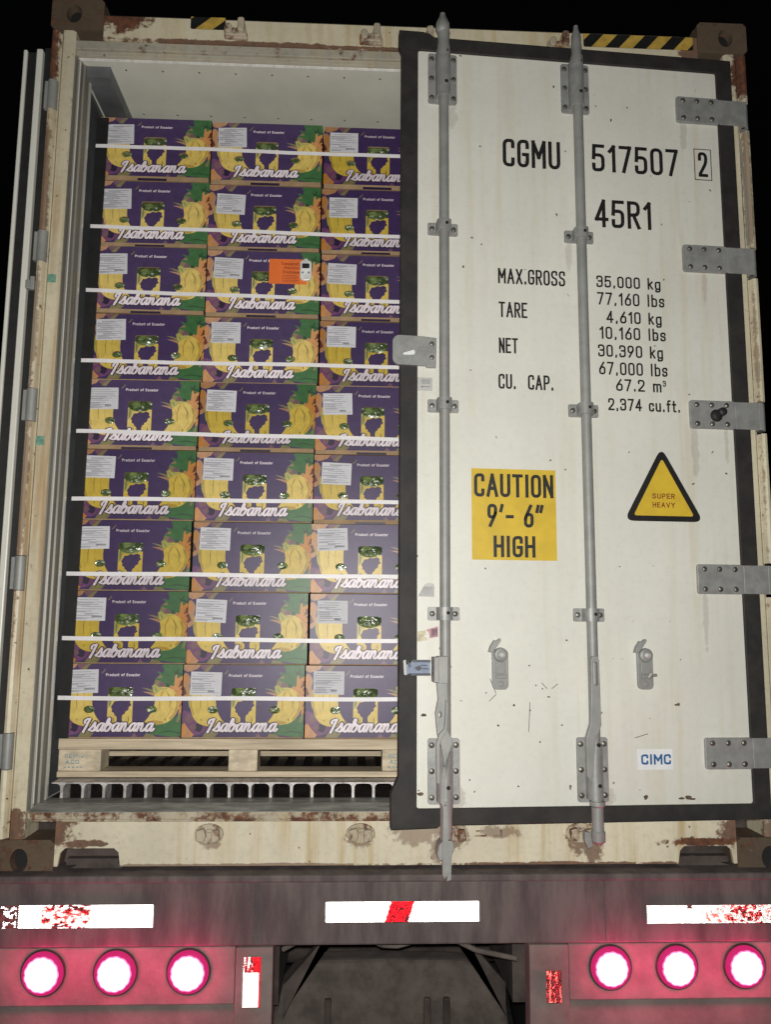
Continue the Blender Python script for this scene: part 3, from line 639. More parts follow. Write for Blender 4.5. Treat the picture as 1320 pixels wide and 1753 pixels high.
# writing on the door
def lettering(name, items):
    b = MB()
    for t in items: write(b, *t[:5], -.0009, t[5])
    return b.build(name, m_text, door, recalc=False)
lettering('owner_code', [('CGMU', -.823, -.623, 2.294, 2.395, .0125)]); lettering('serial_number', [('517507', -.512, -.204, 2.297, 2.397, .0125)])
b = MB(); write(b, '2', -.132, -.098, 2.302, 2.394, -.0009, .0115)
ribbon(b, [(-.145, 2.291), (-.085, 2.291)], .003, -.0009, 0, cap=.0015); ribbon(b, [(-.145, 2.404), (-.085, 2.404)], .003, -.0009, 0, cap=.0015)
ribbon(b, [(-.145, 2.291), (-.145, 2.404)], .003, -.00095, 0); ribbon(b, [(-.085, 2.291), (-.085, 2.404)], .003, -.00095, 0)
b.build('check_digit', m_text, door, recalc=False)
lettering('type_code', [('45R1', -.508, -.308, 2.096, 2.196, .0125)])
for q in ([
 ('MAX.GROSS', -.844, -.616, 1.879, 1.932, .0066), ('TARE', -.843, -.747, 1.763, 1.816, .0066), ('NET', -.844, -.780, 1.641, 1.693, .0066), ('CU.  CAP.', -.847, -.663, 1.521, 1.571, .0066),
 ('35,000 kg', -.509, -.286, 1.883, 1.924, .0060), ('77,160 lbs', -.508, -.275, 1.822, 1.866, .0060), ('4,610 kg', -.478, -.287, 1.760, 1.802, .0060), ('10,160 lbs', -.504, -.275, 1.704, 1.747, .0060),
 ('30,390 kg', -.510, -.287, 1.643, 1.685, .0060), ('67,000 lbs', -.509, -.274, 1.582, 1.626, .0060), ('67.2 m', -.453, -.297, 1.528, 1.569, .0060), ('3', -.292, -.281, 1.548, 1.569, .0036), ('2,374 cu.ft.', -.481, -.235, 1.462, 1.503, .0060)]): lettering('weight_lettering', [q])
b = MB(); b.box(-.938, -.664, -.0010, -.0002, .966, 1.257, 0)
write(b, 'CAUTION', -.930, -.672, 1.166, 1.241, -.0016, .0105, 1); write(b, "9'- 6\"", -.888, -.704, 1.070, 1.144, -.0016, .0105, 1); write(b, 'HIGH', -.869, -.734, .975, 1.043, -.0016, .0105, 1)
b.build('caution_sticker', [m_yel, m_text], door, recalc=False)
b = MB(); b.prism([(p.x, p.y) for p in rp([(-.440, 1.099, .035), (-.172, 1.099, .035), (-.306, 1.344, .035)], True)][:-1], -.0010, -.0002, 1)
b.prism([(p.x, p.y) for p in rp([(-.408, 1.117, .012), (-.204, 1.117, .012), (-.306, 1.306, .012)], True)][:-1], -.0016, -.0011, 0)
write(b, 'SUPER', -.343, -.267, 1.173, 1.190, -.0020, .0030, 2); write(b, 'HEAVY', -.343, -.268, 1.144, 1.161, -.0020, .0030, 2)
b.build('warning_triangle', [m_yel, m_black, m_cardink], door, recalc=False)
b = MB(); b.box(-.422, -.309, -.0010, -.0002, .325, .386, 0); write(b, 'CIMC', -.411, -.315, .340, .371, -.0016, .0062, 1, .26)
b.build('maker_sticker', [m_white, m_blue], door, recalc=False)
b = MB(); b.box(-1.1115, -1.063, -.0010, -.0002, 1.505, 1.549, 0)
for i in range(9): b.box(-1.098+i*.0032, -1.0965+i*.0032, -.0014, -.0011, 1.527, 1.543, 1)
b.box(-1.097, -1.071, -.0014, -.0011, 1.517, 1.520, 1); b.box(-1.099, -1.095, -.0014, -.0011, 1.515, 1.521, 1)
b.build('barcode_sticker', [m_grey, m_print], door, recalc=False)
b = MB(); b.prism([(-1.109, .850), (-1.086, .888), (-1.074, .893), (-1.060, .889), (-1.056, .876), (-1.058, .847)], -.0010, -.0002)
for i in range(7): b.poly([(-1.105+i*.007, -.0014, .851), (-1.103+i*.007, -.0014, .851), (-1.090+i*.0045, -.0014, .880), (-1.092+i*.0045, -.0014, .880)], 1)
b.build('torn_sticker', [m_grey, m_print], door, recalc=False)
b = MB(); b.prism([(-1.1105, .742), (-1.085, .746), (-1.082, .735), (-1.092, .728), (-1.080, .722), (-1.08, .716), (-1.1105, .711)], -.0010, -.0002, 0)
b.prism([(-1.084, .748), (-1.046, .759), (-1.046, .727), (-1.072, .722), (-1.074, .738)], -.0010, -.0002, 1); b.prism([(-1.068, .750), (-1.048, .754), (-1.048, .731), (-1.067, .729)], -.0014, -.0011, 2)
b.build('peeling_sticker', [m_beige, m_pink, m_mauve], door, recalc=False)
# chips and scratches in the paint
b = MB(); rng = random.Random(3)
def chip(x, z, s, asp=1):
    b.prism([(x+s*asp*(.6+.5*rng.random())*math.cos(t), z+s*(.6+.5*rng.random())*math.sin(t)) for t in [2*math.pi*i/9 for i in range(9)]], -.0009, -.0003)
for x, z, s, a in ((-1.09, .492, .006, 1.7), (-1.10, .262, .006, 1.9), (-1.106, .272, .003, 1), (-.40, .243, .008, 1), (-.262, .240, .010, 1.2), (-.285, .238, .004, 3), (-.250, .236, .004, 3), (-.29, .52, .004, 2), (-.283, .522, .006, 1), (-.70, .545, .003, 2), (-.81, .52, .004, 1), (-.86, .46, .004, 1), (-.76, .64, .003, 1), (-.74, .58, .003, 1), (-.72, .57, .003, 1), (-.76, .505, .003, 1), (-.55, .74, .002, 1), (-.90, 2.36, .003, 1.4), (-.73, .41, .004, .7), (-.66, .46, .003, 1), (-.63, 1.26, .004, .8), (-.96, 1.93, .005, .8), (-.44, 2.49, .006, .7), (-.30, .78, .002, 1), (-.27, .66, .003, .6), (-.95, .30, .004, .6), (-.80, .28, .004, .8), (-.52, .29, .004, .8)): chip(x, z, s, a)
for q in (((-.885, .60), (-.866, .556)), ((-.866, .553), (-.888, .532)), ((-.705, .57), (-.722, .588)), ((-.76, .53), (-.765, .44)), ((-.43, .42), (-.385, .433)), ((-.67, .585), (-.69, .57))): ribbon(b, q, .002, -.0008, 0)
b.build('paint_chips', pm('chip_rust', (.12, .085, .055), .8, 0, .3, 80), door, recalc=False)

# ---- left door, swung right round and lying along the side of the container
b = MB(); b.box(-1.268, -1.247, .012, 1.15, .20, 2.715); b.box(-1.312, -1.299, .012, 1.14, .21, 2.71)
ld = b.build('door', m_door, cont, bevel=.004); ld['label'] = 'open left door folded back along the side, seen edge on'
b = MB(); b.box(-1.2985, -1.2685, .02, 1.12, .20, 2.705); b.box(-1.2465, -1.2225, .03, 1.15, .19, 2.73)
b.build('gasket', m_rubber, ld)

# ================================================================== the pallet and its load
YL = .20
pal = thing('wooden_pallet', 'pale wooden pallet under the banana cartons, blue stamp on its left block', 'pallet', (-.515, YL, ZG+.2615))
x0, x1 = -.6015, .6015
for k, (a, c) in enumerate(((0, .14), (.22, .36), (.44, .58), (.66, .80), (.86, 1.0))):
    MB().box(x0, x1, a, c, .0885, .1232).build('deck_board', m_wood, pal, bevel=.002)
for yy in (0, .44, .88):
    MB().box(x0, x1, yy, yy+.10, 0, .019).build('bottom_board', m_wood, pal, bevel=.002)
    for k, (a, c) in enumerate(((x0+.002, -.462), (-.046, .049), (.462, x1-.002))):
        bl = MB().box(a, c, yy+.002, yy+.098, .0195, .088).build('block', m_woodd, pal, bevel=.003)
        if yy == 0 and k != 1:
            s = MB(); o = a+.02
            write(s, 'SEM.J', o, o+.062, .062, .075, -.0006+.002, .0022, 0); write(s, 'ACO', o+.004, o+.048, .042, .056, -.0006+.002, .0028, 0)
            for q in range(5): s.box(o+q*.013, o+q*.013+.007, .0011, .0015, .030, .034)
            s.build('stamp', m_ink, bl, recalc=False)

# carton printing, as one planar arrangement with the holes cut through
def blob(pts, n=5): return [tuple(p) for p in catmull(list(pts)+[pts[0]], n)[:-1]]
LAY = [
 ('tan', [(0,.93),(0,1),(.14,1),(.115,.945),(.07,.915),(.03,.90)]), ('mauve', [(.135,1),(.245,1),(.215,.935),(.165,.92),(.145,.95)]), ('olive', [(.22,1),(.245,1),(.20,.90),(.16,.91)]),
 ('tan', blob([(-.0,.50),(0,.84),(.03,.88),(.058,.80),(.05,.70),(.06,.60),(.03,.52)])), ('maroon', [(0,.56),(.03,.60),(.012,.68),(0,.70)]), ('orange', [(0,.70),(.035,.78),(.02,.86),(0,.86)]),
 ('magenta', blob([(0,.02),(0,.33),(.05,.35),(.12,.28),(.19,.20),(.20,.10),(.13,.03)])), ('mauve', blob([(.02,.24),(.05,.32),(.10,.26),(.06,.19)])), ('deep', blob([(.10,.10),(.13,.20),(.17,.15),(.15,.07)])), ('mauve', blob([(.06,.13),(.09,.19),(.12,.13),(.09,.09)])),
 ('orange', [(0,.17),(.022,.195),(.05,.12),(.10,.035),(.085,0),(0,0)]), ('tan', [(.02,.15),(.06,.08),(.085,0),(.045,0)]),
 ('olive', [(.17,0),(.19,.06),(.24,.12),(.30,.06),(.27,0)]), ('mauve', [(.60,0),(.625,.06),(.65,0)]), ('olive', [(.70,0),(.72,.05),(.78,.03),(.80,0)]),
 ('green', [(.765,.70),(.79,.76),(.82,.83),(.845,.90),(.84,1),(1,1),(1,.72),(.95,.76),(.90,.64),(.83,.66)]),
 ('olive', [(.765,.72),(.78,.80),(.825,.87),(.835,.80),(.855,.72),(.89,.68),(.80,.68)]), ('mauve', [(.80,.70),(.825,.79),(.85,.74),(.86,.69)]),
 ('dgreen', [(.865,.68),(.872,.84),(.90,.70)]), ('dgreen', [(.87,.97),(.92,.88),(1,.84),(1,.87),(.93,.91),(.88,1)]), ('dgreen', [(.90,.80),(.96,.94),(.97,.93),(.915,.78)]),
 ('orange', [(.885,.66),(.925,.77),(.955,.86),(.955,.80),(1,.84),(1,.60),(.97,.55),(.93,.62)]), ('tan', [(.885,.66),(.925,.77),(.955,.86),(.945,.74),(.935,.64)]), ('maroon', [(.958,.72),(1,.79),(1,.64),(.975,.66)]),
 ('orange', [(.95,.60),(1,.57),(1,.33),(.975,.30),(.985,.44)]), ('maroon', [(.98,.40),(1,.48),(1,.44)]),
 ('green', blob([(.74,.185),(.85,.20),(.93,.24),(1,.31),(1,.02),(.80,.03),(.745,.05),(.79,.13)])), ('dgreen', [(.77,.12),(.88,.16),(1,.13),(1,.115),(.88,.14)]), ('dgreen', [(.80,.05),(.90,.09),(1,.06),(1,.045),(.9,.07)]), ('olive', [(.955,.20),(.99,.34),(1,.32),(.98,.20)]),
 ('olive', [(.665,.675),(.70,.655),(.765,.60),(.77,.64),(.72,.665)]), ('tan', [(.675,.62),(.73,.59),(.77,.56),(.77,.60),(.73,.615)]),
 ('lime', blob([(.048,.64),(.046,.50),(.060,.40),(.08,.44),(.075,.64)])),
 ('yellow', [(.056,.66)]+[tuple(p) for p in catmull([(.056,.56),(.062,.43),(.085,.29),(.125,.20),(.185,.155),(.26,.14)],4)]+[tuple(p) for p in catmull([(.36,.17),(.318,.255),(.285,.36),(.273,.47),(.275,.66)],4)]),
 ('yshade', [(.056,.66),(.056,.55),(.064,.42),(.09,.29),(.10,.31),(.075,.43),(.07,.55),(.075,.66)]), ('yline', [(.150,.62),(.142,.52),(.146,.40),(.150,.38),(.148,.52),(.155,.62)]), ('yline', [(.20,.64),(.205,.56),(.209,.64)]), ('yshade', [(.19,.155),(.30,.21),(.33,.235),(.35,.19),(.30,.17)]), ('yline', [(.15,.25),(.157,.20),(.160,.245)]),
 ('yellow', [tuple(p) for p in catmull([(.772,.60),(.800,.665),(.85,.685),(.905,.665),(.955,.59),(.982,.47),(.966,.34),(.915,.23),(.855,.18),(.78,.17),(.70,.20)],4)]+[tuple(p) for p in catmull([(.735,.275),(.768,.38),(.780,.47),(.774,.56)],4)]),
 ('yshade', [(.955,.59),(.982,.47),(.966,.34),(.915,.23),(.90,.25),(.945,.35),(.957,.47),(.938,.58)]), ('yline', [(.885,.60),(.910,.52),(.905,.40),(.900,.40),(.902,.52),(.878,.60)]), ('yshade', [(.84,.64),(.815,.52),(.82,.36),(.828,.36),(.825,.52),(.85,.63)]), ('yshade', [(.70,.20),(.78,.23),(.86,.21),(.855,.18),(.78,.17)]), ('yline', [(.865,.25),(.873,.20),(.878,.26)]),
 ('lime', [(.752,.70),(.775,.725),(.80,.69),(.835,.66),(.80,.60),(.775,.58),(.762,.63)]), ('olive', [(.775,.69),(.79,.66),(.80,.61),(.785,.63)]),
 ('yellow', [(.398,.16),(.398,.55),(.602,.55),(.602,.16)]), ('lime', [(.398,.38),(.398,.58),(.455,.58),(.438,.50),(.425,.42)]), ('olive', [(.408,.40),(.41,.55),(.425,.55),(.42,.44)]),
 ('yshade', [(.45,.30),(.462,.20),(.448,.12),(.44,.18)]), ('yline', [(.57,.29),(.577,.23),(.572,.19),(.567,.24)]), ('yline', [(.556,.24),(.566,.17),(.560,.20)]),
 ('purple', blob([(.425,.04),(.46,.14),(.476,.22),(.474,.275),(.458,.295),(.452,.325),(.434,.345),(.436,.375),(.426,.405),(.440,.45),(.452,.485),(.478,.49),(.50,.512),(.528,.502),(.555,.518),(.582,.495),(.580,.462),(.590,.435),(.570,.405),(.568,.37),(.546,.345),(.538,.315),(.522,.295),(.520,.23),(.54,.14),(.575,.04)], 3)),
]
H1 = [(.398,.655),(.405,.672),(.42,.68),(.58,.68),(.595,.672),(.602,.655),(.602,.60),(.585,.555),(.55,.525),(.50,.515),(.45,.525),(.415,.555),(.398,.60)]
HOLES = [H1, ell(.25, .375, .044, .052, 16), ell(.757, .375, .044, .052, 16)]
def sliver(pts, wd):
    c = catmull(pts, 4); n = len(c); up = []; dn = []
    for i in range(n):
        d = (c[min(i+1, n-1)]-c[max(i-1, 0)]).normalized(); q = Vector((-d.y*.6, d.x))*wd*math.sin(math.pi*(.06+.88*i/(n-1)))*.5
        up.append(tuple(c[i]+q)); dn.append(tuple(c[i]-q))
    return up+dn[::-1]
_k = [n for n, (m_, q_) in enumerate(LAY) if m_ == 'yellow']
LAY[_k[2]:_k[2]] = [('yshade', sliver([(.83,.67),(.895,.58),(.920,.44),(.895,.30),(.82,.19)], .009)), ('yshade', sliver([(.79,.60),(.812,.50),(.815,.40),(.785,.30),(.74,.24)], .007)),
 ('lime', sliver([(.775,.69),(.80,.665),(.84,.66),(.88,.665)], .03)), ('yline', sliver([(.92,.64),(.958,.55),(.962,.50)], .006))]
LAY[_k[1]:_k[1]] = [('yshade', sliver([(.205,.64),(.20,.50),(.215,.38),(.25,.28),(.31,.20)], .008))]
# fronds of the palm leaf and petals of the flower
for (ox, oy), tips in (((.93, .70), ((.775,.80),(.79,.90),(.83,.99),(.88,1.0))), ((1.0, .12), ((.745,.06),(.75,.15),(.79,.20),(.90,.27)))):
    for tx, ty in tips: LAY.insert(_k[0]-4, ('green', sliver([(ox,oy),((ox+tx)/2+.01,(oy+ty)/2+.02),(tx,ty)], .055)))
for tx, ty in ((.905,.79),(.945,.86),(.985,.80),(1.0,.70)): LAY.insert(_k[0]-1, ('orange', sliver([(.93,.62),((.93+tx)/2+.005,(.62+ty)/2),(tx,ty)], .04)))
for tx, ty in ((1.0,.60),(1.0,.50),(.998,.41)): LAY.insert(_k[0]-1, ('orange', sliver([(.955,ty-.05),(.975,ty-.02),(tx,ty)], .03)))
def inside(p, poly):
    c = False; x, y = p; n = len(poly); j = n-1
    for i in range(n):
        xi, yi = poly[i]; xj, yj = poly[j]
        if (yi > y) != (yj > y) and x < (xj-xi)*(y-yi)/(yj-yi)+xi: c = not c
        j = i
    return c
CW, CH, CD = .403, .2425, .50
def solve_art():
    V = [Vector(p) for p in ((0,0),(1,0),(1,1),(0,1))]; Ed = [(0,1),(1,2),(2,3),(3,0)]
    for poly in [q for _, q in LAY]+HOLES:
        k = len(V); m = len(poly)
        V += [Vector((min(1, max(0, p[0])), min(1, max(0, p[1])))) for p in poly]; Ed += [(k+i, k+(i+1) % m) for i in range(m)]
    vv, _, ff, *_r = delaunay_2d_cdt(V, Ed, [], 0, 1e-5)
    T = []
    for f in ff:
        c = sum((vv[i] for i in f), Vector((0, 0)))/len(f); c = (c.x, c.y)
        if any(inside(c, h) for h in HOLES): continue
        k = 'purple'
        for nm, q in reversed(LAY):
            if inside(c, q): k = nm; break
        T.append((f, AK.index(k)))
    return [tuple(v) for v in vv], T
AV, AT = solve_art()
def carton_mesh(strip, seed):
    """box with its front face printed; holes go through a double wall"""
    b = MB(); B = AK.index('brown'); rg = random.Random(seed); zz = lambda v: strip+v*(CH-strip)
    k = len(b.v); b.v += [(u*CW, 0, zz(v)) for u, v in AV]
    for f, mi in AT: b.f.append(tuple(k+i for i in f)); b.m.append(mi)
    for h in HOLES:
        m = len(h); k = len(b.v); b.v += [(u*CW, 0, zz(v)) for u, v in h]+[(u*CW, .008, zz(v)) for u, v in h]
        for i in range(m):
            j = (i+1) % m; b.f.append((k+i, k+j, k+m+j, k+m+i)); b.m.append(B)
    P_ = AK.index('purple')
    q = [(0, 0, strip), (CW, 0, strip), (CW, 0, CH), (0, 0, CH)]
    b.poly([(0,0,strip),(0,CD,strip),(0,CD,CH),(0,0,CH)], P_); b.poly([(CW,0,strip),(CW,CD,strip),(CW,CD,CH),(CW,0,CH)], AK.index('dgreen'))
    b.poly([(0,0,CH),(CW,0,CH),(CW,CD,CH),(0,CD,CH)], B); b.poly([(0,CD,strip),(CW,CD,strip),(CW,CD,CH),(0,CD,CH)], P_)
    b.box(.002, CW-.003, -.003 if strip > .006 else .0005, CD-.002, .0004, strip-.0004, B)
    if strip > .006: b.box(CW*.36, CW*.62, -.0036, -.003, .0006, strip*.55, AK.index('deep'))
    for j, (wd, mi) in enumerate(((.0128, 'outline'), (.0064, 'white'))):
        script(b, 'Isabanana', CW*.205, CW*.775, zz(.080), zz(.285), -.0004-j*.0010, wd, AK.index(mi))
    write(b, 'Product of Ecuador', CW*.372, CW*.650, zz(.832), zz(.872), -.0006, .0017, AK.index('white'))
    ribbon(b, [(CW*.335, zz(.87)), (CW*.355, zz(.90)), (CW*.365, zz(.93))], .003, -.0004, AK.index('olive'))
    return b
def liner_mesh(seed, strip):
    b = MB(); rg = random.Random(seed); zz = lambda v: strip+v*(CH-strip)
    def patch(cx, cz, rx, rz, bul, n=11):
        k = len(b.v)
        for j in range(n):
            for i in range(n):
                u, v = i/(n-1)*2-1, j/(n-1)*2-1
                b.v.append((cx+u*rx, .0105-bul*(1-u*u)*(1-v*v)*(.6+.6*rg.random())+.003*(rg.random()-.5), cz+v*rz))
        for j in range(n-1):
            for i in range(n-1): b.f.append((k+j*n+i, k+j*n+i+1, k+(j+1)*n+i+1, k+(j+1)*n+i)); b.m.append(0)
    bul = rg.choice((.004, .008, .011))
    patch(CW*.5, zz(.595), CW*.108, .024, bul)
    for cx in (.25, .757): patch(CW*cx, zz(.375), CW*.05, .0155, rg.choice((-.004, .002, .008)), 7)
    return b
def label_mesh(seed):
    b = MB(); rg = random.Random(seed); w_, h_ = CW*.256, .077
    b.box(0, w_, -.0007, -.0001, 0, h_, 0)
    for q in range(9):
        z = h_*(.92-.098*q); a = w_*(.04 if q % 3 else .3*rg.random()+.04); c = w_*(.55+.4*rg.random())
        b.box(a, c, -.0010, -.0008, z-.0022, z-.0006, 1)
        if rg.random() < .5: b.box(a, a+(c-a)*.6, -.0010, -.0008, z-.0052, z-.0034, 1)
    if rg.random() < .7: b.box(w_*.56, w_*(.7+.2*rg.random()), -.0010, -.0008, h_*.14, h_*.22, 1)
    return b
GRP = 'stacked banana cartons'
rowz = [.3855, .6265, .8675, 1.1075, 1.3525, 1.6005, 1.8415, 2.0915, 2.3425, 2.5885]
rowx = [-.7205, -.712, -.708, -.7045, -.702, -.694, -.694, -.695, -.694]
strips = [.004, .004, .004, .0045, .015, .004, .015, .014, .018]
stackname = ['left stack', 'middle stack', 'right stack']
layer = ['bottom layer, sitting on the pallet', 'second layer up from the pallet', 'third layer up from the pallet', 'fourth layer up from the pallet', 'middle layer, four above and four below', 'fourth layer from the top', 'third layer from the top', 'second layer from the top', 'topmost layer under the ceiling']
meshes = {}
jr = random.Random(11)
for r_ in range(9):
    for c in range(3):
        st = strips[r_] if not (c == 2 and r_ == 3) else .015
        if st not in meshes: meshes[st] = carton_mesh(st, 1).build('box_body', AM, recalc=False).data, [liner_mesh(50+q, st).build('plastic_liner', m_film, smooth=180, recalc=False).data for q in range(5)]
        k_ = 1+(.0032, 0, -.0028)[c]; zb_, zt_ = (.3855+(q-.3855)*k_ for q in rowz[r_:r_+2])
        x = rowx[r_]+(c-1)*.4065+.0015+jr.uniform(-.0025, .0025)
        lab = 'purple printed banana carton in the %s, %s' % (stackname[c], layer[r_])
        if r_ == 6 and c == 1: lab = 'purple banana carton with the orange card and temperature logger on it'
        ca = thing('banana_carton', lab, 'carton', (x, YL+jr.uniform(0, .009), ZG+zb_), GRP, R(jr.uniform(-.6, .6)))
        def put(name, data, loc):
            o = bpy.data.objects.new(name, data); COL.objects.link(o); o.parent = ca; o.location = loc; return o
        body = put('box_body', meshes[st][0], (0, 0, 0))
        body.scale = (1, 1, (zt_-zb_-.0015)/CH)
        put('plastic_liner', jr.choice(meshes[st][1]), (0, 0, 0))
        if len(meshes.setdefault('labels', [])) < 6: meshes['labels'].append(label_mesh(80+len(meshes['labels'])).build('paper_label', [m_paper, m_print], recalc=False).data)
        ld_ = meshes['labels'][jr.randrange(len(meshes['labels']))]
        o = put('paper_label', ld_, (CW*.060+jr.uniform(-.003, .003), -.0005, CH*.588+jr.uniform(-.003, .004))); o.rotation_euler = (0, R(jr.uniform(-2.2, 2.2)), 0)
for o in [o for o in COL.objects if o.name.split('.')[0] in ('box_body', 'plastic_liner', 'paper_label') and o.parent is None]: bpy.data.objects.remove(o)
# corner board and straps
b = MB(); k = 0
for (z, a) in ((.3865, -1.126), (2.586, -1.1105)):
    b.v += [(a, .1995-.004, z), (a+.041, .1995-.004, z), (a+.041, .1995, z), (a+.004, .1995, z), (a+.004, .236, z), (a, .236, z)]
for i in range(6): j = (i+1) % 6; b.f.append((i, j, 6+j, 6+i)); b.m.append(0)
b.f.append(tuple(range(6))); b.f.append(tuple(range(6, 12))); b.m += [0, 0]
tag(b.build('corner_board', m_board, None, (0, 0, ZG)), 'tall black corner board down the left edge of the carton stack', 'edge protector')
SZ = [(.5155, .5155), (.711, .707), (.926, .924), (1.181, 1.182), (1.416, 1.405), (1.667, 1.667), (1.925, 1.909), (2.165, 2.155), (2.475, 2.468)]
sl = ['lowest white strap, round the bottom layer of cartons just above the pallet', 'white strap round the second layer of cartons up from the pallet', 'white strap round the third layer of cartons up from the pallet', 'white strap round the fourth layer of cartons up from the pallet', 'white strap round the middle layer of cartons, across their brand lettering', 'white strap round the fourth layer of cartons from the top', 'white strap running below the orange card and temperature logger', 'white strap round the second layer of cartons from the top', 'highest white strap, round the topmost layer of cartons']
for i, (za, zb) in enumerate(SZ):
    b = MB(); hw = .0068; n = 24; x0 = -1.1275+.0155*i/8; xe = .095
    path = [(x0-.0003, 1.05), (x0-.0003, .2035), (x0+.002, .1945)]+[(x0+.002+(xe-x0-.002)*q/n, .1935-.0008*math.sin(q*1.7)) for q in range(1, n+1)]+[(xe+.004, .20), (xe+.004, 1.05)]
    k = len(b.v); m = len(path)
    for x, y in path:
        t = (x-x0)/(-.008-x0); z = za+(zb-za)*t+.0012*math.sin(x*9+i)
        b.v += [(x, y, z-hw), (x, y, z+hw), (x+(.0006 if x > 0.09 else 0), y-.0008, z+hw), (x, y-.0008, z-hw)]
    for q in range(m-1):
        for e in range(4): b.f.append((k+q*4+e, k+q*4+(e+1) % 4, k+q*4+4+(e+1) % 4, k+q*4+4+e)); b.m.append(0)
    o = b.build('strap', m_strap, None, (0, 0, ZG)); tag(o, sl[i], 'strap', 'strapping bands round the carton stack')
# temperature logger and its card
b = MB(); b.box(-.472, -.336, -.0010, 0, 1.967, 2.060)
write(b, 'Temperature', -.430, -.345, 2.037, 2.049, -.0014, .0020, 1); write(b, 'Monitor', -.418, -.362, 2.022, 2.033, -.0014, .0020, 1); write(b, 'Enclosed', -.422, -.358, 2.006, 2.017, -.0014, .0020, 1)
for q in range(5): b.box(-.425, -.372+.006*(q % 2), -.0014, -.0011, 1.974+q*.006, 1.9755+q*.006, 1)
tag(b.build('orange_card', [m_orange, m_cardink], None, (0, .1968, ZG), recalc=False), 'bright orange card stuck on a carton under the temperature logger', 'card')
lg = thing('temperature_logger', 'small white temperature logger with dark screen on the orange card', 'logger', (-.3405, .1955, ZG+2.016))
b = MB(); b.prism([(-.0205, -.028), (-.016, -.036), (-.006, -.039), (.006, -.039), (.016, -.036), (.0205, -.028), (.0205, .030), (.014, .036), (.007, .038), (.006, .044), (-.006, .044), (-.007, .038), (-.014, .036), (-.0205, .030)], -.012, 0)
b.build('case', m_logger, lg, bevel=.003)
MB().box(-.013, .013, -.0128, -.0121, .006, .024).build('screen', m_black, lg)
for x in (-.011, .011): MB().lathe((x, -.0121, -.010), [(.0045, 0), (.004, .0015)], (0, -1, 0), 12).build('button', m_print, lg)
# bolt seal tape by the handle
b = MB(); b.prism([(-1.148, .613), (-1.138, .618), (-1.075, .617), (-1.075, .655), (-1.130, .656), (-1.140, .640), (-1.156, .652)], -.0305, -.0300, 0)
b.box(-1.130, -1.074, -.0310, -.0306, .6505, .658, 1); b.box(-1.134, -1.074, -.0310, -.0306, .611, .618, 1)
b.prism([(-1.158, .656), (-1.150, .658), (-1.148, .612), (-1.155, .614)], -.034, -.0311, 2); b.prism([(-1.145, .655), (-1.132, .641), (-1.140, .632), (-1.142, .640)], -.0325, -.0311, 1)
pass
b.prism([(-1.124, .634), (-1.108, .642), (-1.100, .632), (-1.112, .624)], -.0314, -.0311, 1)
b.box(-1.104, -1.084, -.0314, -.0311, .640, .643, 1); b.box(-1.098, -1.080, -.0314, -.0311, .630, .633, 1)
o = b.build('security_seal', [m_tapeblue, m_tapeblk, m_grey], None, recalc=False)
o.location = (1.15, -.004, ZG); o.rotation_euler = (0, 0, TH)
tag(o, 'torn blue and navy seal tape between the door edge and the left door handle', 'seal')

# ================================================================== the trailer
tr = thing('trailer_chassis', 'dirty container trailer with lit round tail lights and reflective tape on its bumper', 'trailer', (0, 0, ZG))
b = MB(); b.box(-1.27, 1.27, -.050, .22, -.170, .008); b.box(-1.27, 1.27, -.064, .22, .0085, .030)
bump = b.build('bumper_beam', m_chassis, tr, bevel=.006)
for q in ([(-1.0, .030), (-.95, .05), (-.90, .058), (-.86, .05), (-.845, .030)], [(.86, .03), (.87, .055), (.91, .06), (.97, .045), (1.03, .03)]): MB().prism(q, .02, .04).build('twist_lock_base', m_under, tr)
for x in (-.438, .088, .61):
    b = MB(); z = -.165
    while z < .0: b.box(x-.003+random.uniform(-.001, .001), x+.003+random.uniform(-.001, .001), -.0535, -.0505, z, z+.011); z += .0115
    b.build('weld_seam', m_chassis, bump)
# prismatic reflective tape: rows of tiny corner cubes, mirror finished
E3 = [Vector((1, 0, 0)), Vector((0, 1, 0)), Vector((0, 0, 1))]
nrm = Vector((1, 1, 1)).normalized(); hx = Vector((1, -1, 0)).normalized(); hz = nrm.cross(hx)
def retro(name, x0, x1, z0, z1, y, pick, seed, a=.0025):
    b = MB(); rg = random.Random(seed)
    b.box(x0, x1, y+.0004+a, y+.001+a, z0, z1, 3)
    cx, cz = (x0+x1)/2, (z0+z1)/2; n = int((x1-x0+z1-z0)/a/1.2)+3
    for i in range(-n, n+1):
        for j in range(-n, n+1):
            c = Vector((i, j, -i-j))*a
            px, pz = cx+c.dot(hx), cz+c.dot(hz)
            if not (x0 < px < x1 and z0 < pz < z1): continue
            mi = pick((px-x0)/(x1-x0), (pz-z0)/(z1-z0), rg)
            if mi is None: continue
            for q in range(3):
                e, f = E3[(q+1) % 3]*a, E3[(q+2) % 3]*a
                o = c+E3[q]*0
                k = len(b.v)
                for p in (o, o+e, o+e+f, o+f):
                    b.v.append((cx+p.dot(hx), y+a*1.2-p.dot(nrm), cz+p.dot(hz)))
                b.f.append((k, k+1, k+2, k+3)); b.m.append(mi)
    return b.build(name, [m_rw, m_rr, m_rp, m_rd], bump, recalc=False)
from mathutils import noise as MN
def worn(u, v, sc, sd): return MN.noise(Vector((u*sc, v*sc*.28, sd)))+.5*MN.noise(Vector((u*sc*2.7, v*sc*.9, sd+4)))
def pk_left(u, v, rg):
    q = worn(u, v, 26, 1.3)
    if u < .115: return 0 if q > (.25-u*3.2) else None
    if u < .128: return None
    if u < .28: return 0
    if u < .60: return 0 if q > .10 or (abs(v-.5) > .34 and q > -.2) else (2 if q > -.12 else (1 if q > -.38 else 3))
    return 0
